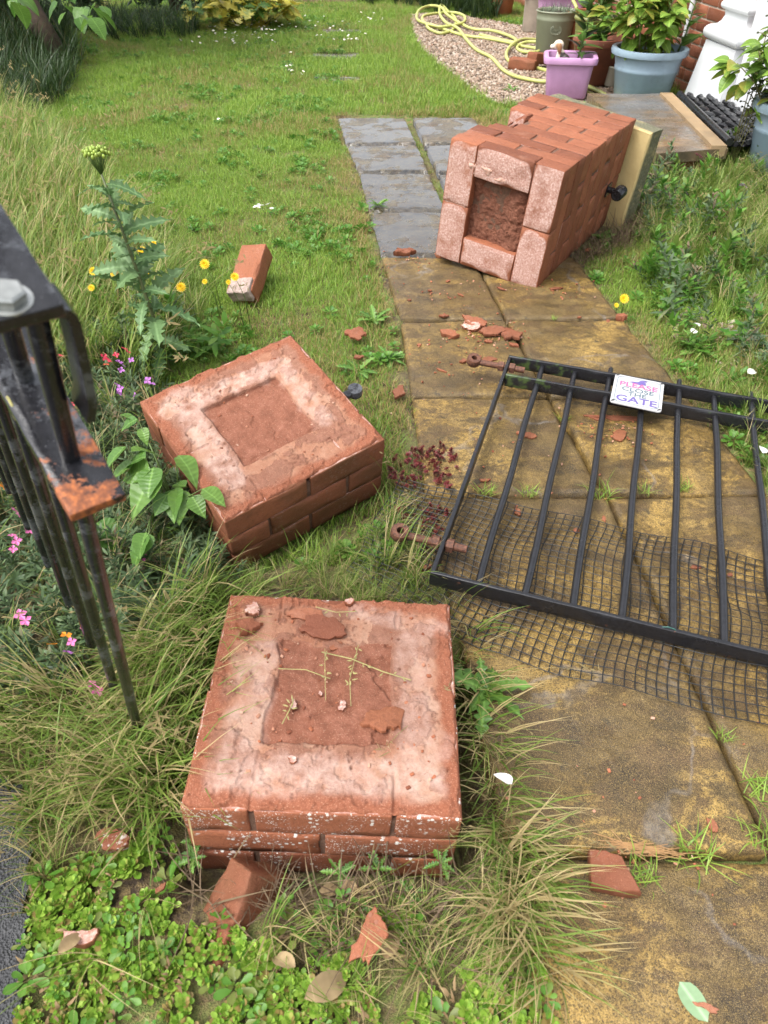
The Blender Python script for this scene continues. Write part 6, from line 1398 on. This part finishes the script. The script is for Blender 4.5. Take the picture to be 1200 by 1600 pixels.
# ------------------------------------------------------------------ trees and shrubs at the back
def leafcloud(name, centres, n, L, W, mat, parent, seed, jitter=.4):
    r = np.random.default_rng(seed); c = np.array([x[:3] for x in centres]); rad = np.array([x[3] for x in centres]); k = r.integers(0, len(c), n)
    d = r.normal(size=(n, 3)); d /= np.linalg.norm(d, axis=1)[:, None]; p = c[k] + d * rad[k][:, None] * (r.uniform(.45, 1.0, n) ** .5)[:, None]
    a = r.uniform(0, 6.283, n); e = r.uniform(-.7, .5, n); ax_ = np.stack([np.cos(a) * np.cos(e), np.sin(a) * np.cos(e), np.sin(e)], -1); s = np.cross(ax_, r.normal(size=(n, 3)) * jitter + [0, 0, 1]); s /= np.linalg.norm(s, axis=1)[:, None]
    l = L * r.uniform(.6, 1.2, n)[:, None]; w_ = W * r.uniform(.7, 1.2, n)[:, None]; nn = np.cross(ax_, s)
    v = np.stack([p, p + ax_ * l * .45 - s * w_ * .5 + nn * w_ * .12, p + ax_ * l, p + ax_ * l * .45 + s * w_ * .5 + nn * w_ * .12], 1).reshape(-1, 3)
    f = np.arange(n * 4).reshape(n, 4); return tag(link(name, npmesh(name, v, f, mat, False), parent), kind='stuff')
tb = at(112, 112, 0); tr = thing('garden_tree', 'leaning small tree with big pale leaves hanging over the dark lawn corner', 'tree', (tb.x - .1, tb.y + .1, .0))
tk = [Vector((0, 0, 0)), Vector((-.13, .05, .35)), Vector((-.30, .10, .8)), Vector((-.45, .10, 1.4)), Vector((-.5, .2, 2.2))]
b = MB(); b.tube(tk, [.10, .075, .065, .06, .05], 12); 
for e in ((Vector((-.3, .1, .8)), Vector((.1, .0, 1.25)), Vector((.45, -.2, 1.5))), (Vector((-.45, .1, 1.4)), Vector((-1.0, .1, 1.9)), Vector((-1.3, .3, 2.1))), (Vector((-.45, .1, 1.4)), Vector((.1, .4, 2.0)), Vector((.5, .6, 2.4)))): b.tube(e, [.035, .025, .015], 8)
link('trunk', b.mesh('trunk', BARK, True), tr)
leafcloud('crown', [(-.5, .2, 2.3, .7), (.3, .3, 2.1, .6), (-1.2, .3, 2.1, .7), (-.3, 1.0, 2.3, .7), (-1.0, 1.0, 1.7, .7), (.4, .9, 1.8, .5), (-1.4, -.2, 1.5, .6)], 2600, .16, .11, LEAF_FIG, tr, 5)
LF = [leaf_mesh('leaf', .15, .115, LEAF_FIG, .15, .2 + .15 * k, .5, .9, .02) for k in range(2)]
rg = random.Random(6)
for i in range(34):
    px, py = rg.choice([(92, 8), (75, 20), (100, 22), (118, 30), (130, 20), (150, 18), (160, 8), (145, 34), (30, 2), (20, 14), (60, -10), (110, -12), (150, -16), (10, -10)]); px += rg.uniform(-9, 9); py += rg.uniform(-10, 4) - 6
    p = at(px, py, .70 + rg.uniform(-.12, .12)) - tr.location; a = rg.uniform(0, 6.28); put_leaf(LF[i % 2], tr, p, (math.cos(a) * .7, math.sin(a) * .7 - .2, -.45), rg.uniform(.45, .7), rg.uniform(-.4, .4))
for k, (x, y, rr, h, lab) in enumerate([(-4.3, 8.2, .75, 1.0, 'dark evergreen shrub behind the leaning tree'), (-3.1, 9.2, .70, .9, 'dark evergreen shrub between the leaning tree and the next shrub'), (-2.3, 9.5, .50, .6, 'low dark shrub left of the yellow variegated shrub'), (-4.9, 6.4, .7, 1.1, 'dark shrub at the left frame edge before the tree'), (-3.7, 7.5, .45, .5, 'low dark shrub at the foot of the leaning tree'), (-.75, 11.0, .5, .7, 'green shrub beyond the yellow variegated shrub')]):
    o = thing('evergreen_shrub', lab, 'shrub', (x, y, 0), group='shrubs at the end of the lawn'); rgk = random.Random(k)
    cs_ = [(rgk.uniform(-.5, .5) * rr, rgk.uniform(-.5, .5) * rr, rgk.uniform(.25, .85) * h, rr * rgk.uniform(.35, .6)) for _ in range(9)]
    leafcloud('foliage', cs_, 2200, .11, .045, LEAF_DARK, o, 40 + k); b = MB()
    for c in cs_[:5]: b.tube([Vector((0, 0, -.03)), Vector((c[0] * .5, c[1] * .5, c[2] * .6)), Vector(c[:3])], [.022, .015, .008], 6)
    link('stems', b.mesh('stems', BARK, True), o)
LY = [leaf_mesh('leaf', .13, .11, LEAF_YEL, .2, .25, .6, .7, .03, 9, 1) for k in range(2)]; LY2 = [leaf_mesh('leaf', .12, .08, LEAF_FIG, .2, .25, .6, .8, .03, 9, 1)]
ys_ = at(385, 38, 0); shrub('variegated_shrub', 'yellow variegated shrub at the far end of the lawn', 'shrub', ys_.x, ys_.y - .05, 0, .62, .34, 300, [LY[0], LY[1], LY2[0], LY[0]], 12, STEMR, 14, None, (0, 0), .0, (.8, 1.2))
b = MB(); b.box((0, 0, .3), (.05, 1.6, .62)); 
fb = thing('timber_edging', 'brown timber board standing behind the yellow shrub', 'timber board', (at(435, 8, 0).x + .1, at(435, 8, 0).y + .35, 0), (0, 0, R(80))); link('board', b.mesh('board', TIMBER), fb)

# small weeds, litter and brick grit
km = [as_mesh('mixed_leaf', rosette(500 + i, 9, .022, .013, (.1, .8), .006), CLOVER) for i in range(2)] + [as_mesh('litter', clump(520 + i, 5, .02, (.008, .024), (.003, .007), (1.1, 1.5), (-.2, .4), 3), m_grass('leaf_litter', (.13, .075, .035), (.30, .20, .10), (.36, .25, .13), .7, .1)) for i in range(2)]
x, y = jgrid(-.9, .6, .1, .65, .021); m = (inpoly(x, y, ST1) | inpoly(x, y, ST2) | inpoly(x, y, pxpoly([(420, 1380), (860, 1390), (960, 1500), (980, 1640), (420, 1640)]))) & ~blocked(x, y) & ~pathmask(x, y, .02) & (RNG.uniform(0, 1, x.shape) < .28); x, y = x[m], y[m]; n = len(x)
scatter('weed_litter', 'mixed tiny weeds and dead leaf litter among the stonecrop', km, np.stack([x, y, gz(x, y) + RNG.uniform(.012, .034, n)], -1), rots(n, .3), RNG.uniform(.5, 1.2, n), RNG.integers(0, 4, n), RNG.uniform(.1, .7, n))
def m_grit():
    t = T('brick_grit'); ti = t.attr('tint', 'INSTANCER').outputs['Fac']; return t.done(t.bsdf(t.ramp(ti, [(0, (.16, .045, .02)), (.6, (.33, .11, .05)), (1, (.42, .27, .19))]), .85))
GRT = m_grit(); kq = []
for i in range(3): p, f = rounded_box((.0075, .0055, .0035), .001, (1, 1, 1), 70 + i, amp=.001, chip=0); kq.append(npmesh('grit', p, f, GRT))
pts = []
for px, py, sx_, sy_, k in ((765, 522, 45, 18, 110), (700, 455, 70, 25, 60), (690, 560, 60, 40, 40), (960, 670, 40, 20, 60), (860, 455, 60, 14, 60), (960, 1365, 50, 30, 30), (640, 405, 40, 12, 30), (820, 700, 120, 60, 50), (1000, 1250, 160, 120, 30)):
    for _ in range(k):
        p = at(px + RNG.normal() * sx_ * .7, py + RNG.normal() * sy_ * .7, .003)
        if not inpoly(np.array([p.x]), np.array([p.y]), FP_C)[0]: pts.append(tuple(p))
for _ in range(150):
    u_, v_ = RNG.uniform(.03, .41), RNG.uniform(.03, .42); pts.append(tuple(MA @ Vector((u_, v_, .0035 if max(abs(u_ - .22), abs(v_ - .22)) > .11 else -.001))))
for _ in range(40): u_, v_ = RNG.uniform(.05, .40), RNG.uniform(.05, .40); pts.append(tuple(MBm @ Vector((u_, v_, .0035 if max(abs(u_ - .22), abs(v_ - .22)) > .11 else -.006))))
pts = np.array(pts); n = len(pts)
scatter('brick_grit', 'fine brick grit and mortar crumbs around the broken pieces', kq, pts, rots(n, .4), RNG.uniform(.3, 1.1, n) ** 1.3, RNG.integers(0, 3, n), RNG.uniform(0, 1, n))

# leafy weeds mixed into the verge on the right and the lawn edge on the left
kv = [as_mesh('verge_sprig', sprig(600 + i, 26, .10, .055, .012, .5), CLOVER) for i in range(2)] + [as_mesh('verge_sprig', sprig(610 + i, 30, .12, .045, .007, .5), WALLF) for i in range(2)] + [as_mesh('verge_rosette', rosette(620, 12, .07, .02, (.1, .9), .006), CLOVER)]
VERGE = pxpoly([(960, 320), (1030, 260), (1200, 240), (1250, 560), (1200, 640), (1060, 540), (980, 420)]); x, y = jgrid(.8, 2.4, 1.8, 4.6, .06); m = inpoly(x, y, VERGE) & ~blocked(x, y) & ~pathmask(x, y, -.03) & (fbm(P2(x, y, 3.2, 5.), 3) > -.1)
x2, y2 = jgrid(-1.0, .2, 1.6, 3.2, .06); m2 = inpoly(x2, y2, pxpoly([(170, 440), (290, 470), (330, 540), (260, 600), (170, 560)])) & ~blocked(x2, y2); x = np.concatenate([x[m], x2[m2]]); y = np.concatenate([y[m], y2[m2]]); n = len(x)
scatter('verge_weeds', 'low leafy weeds mixed into the rough grass beside the path', kv, np.stack([x, y, gz(x, y)], -1), rots(n, .3), RNG.uniform(.5, 1.7, n), RNG.integers(0, 5, n), np.clip(RNG.normal(.3, .12, n), 0, 1))
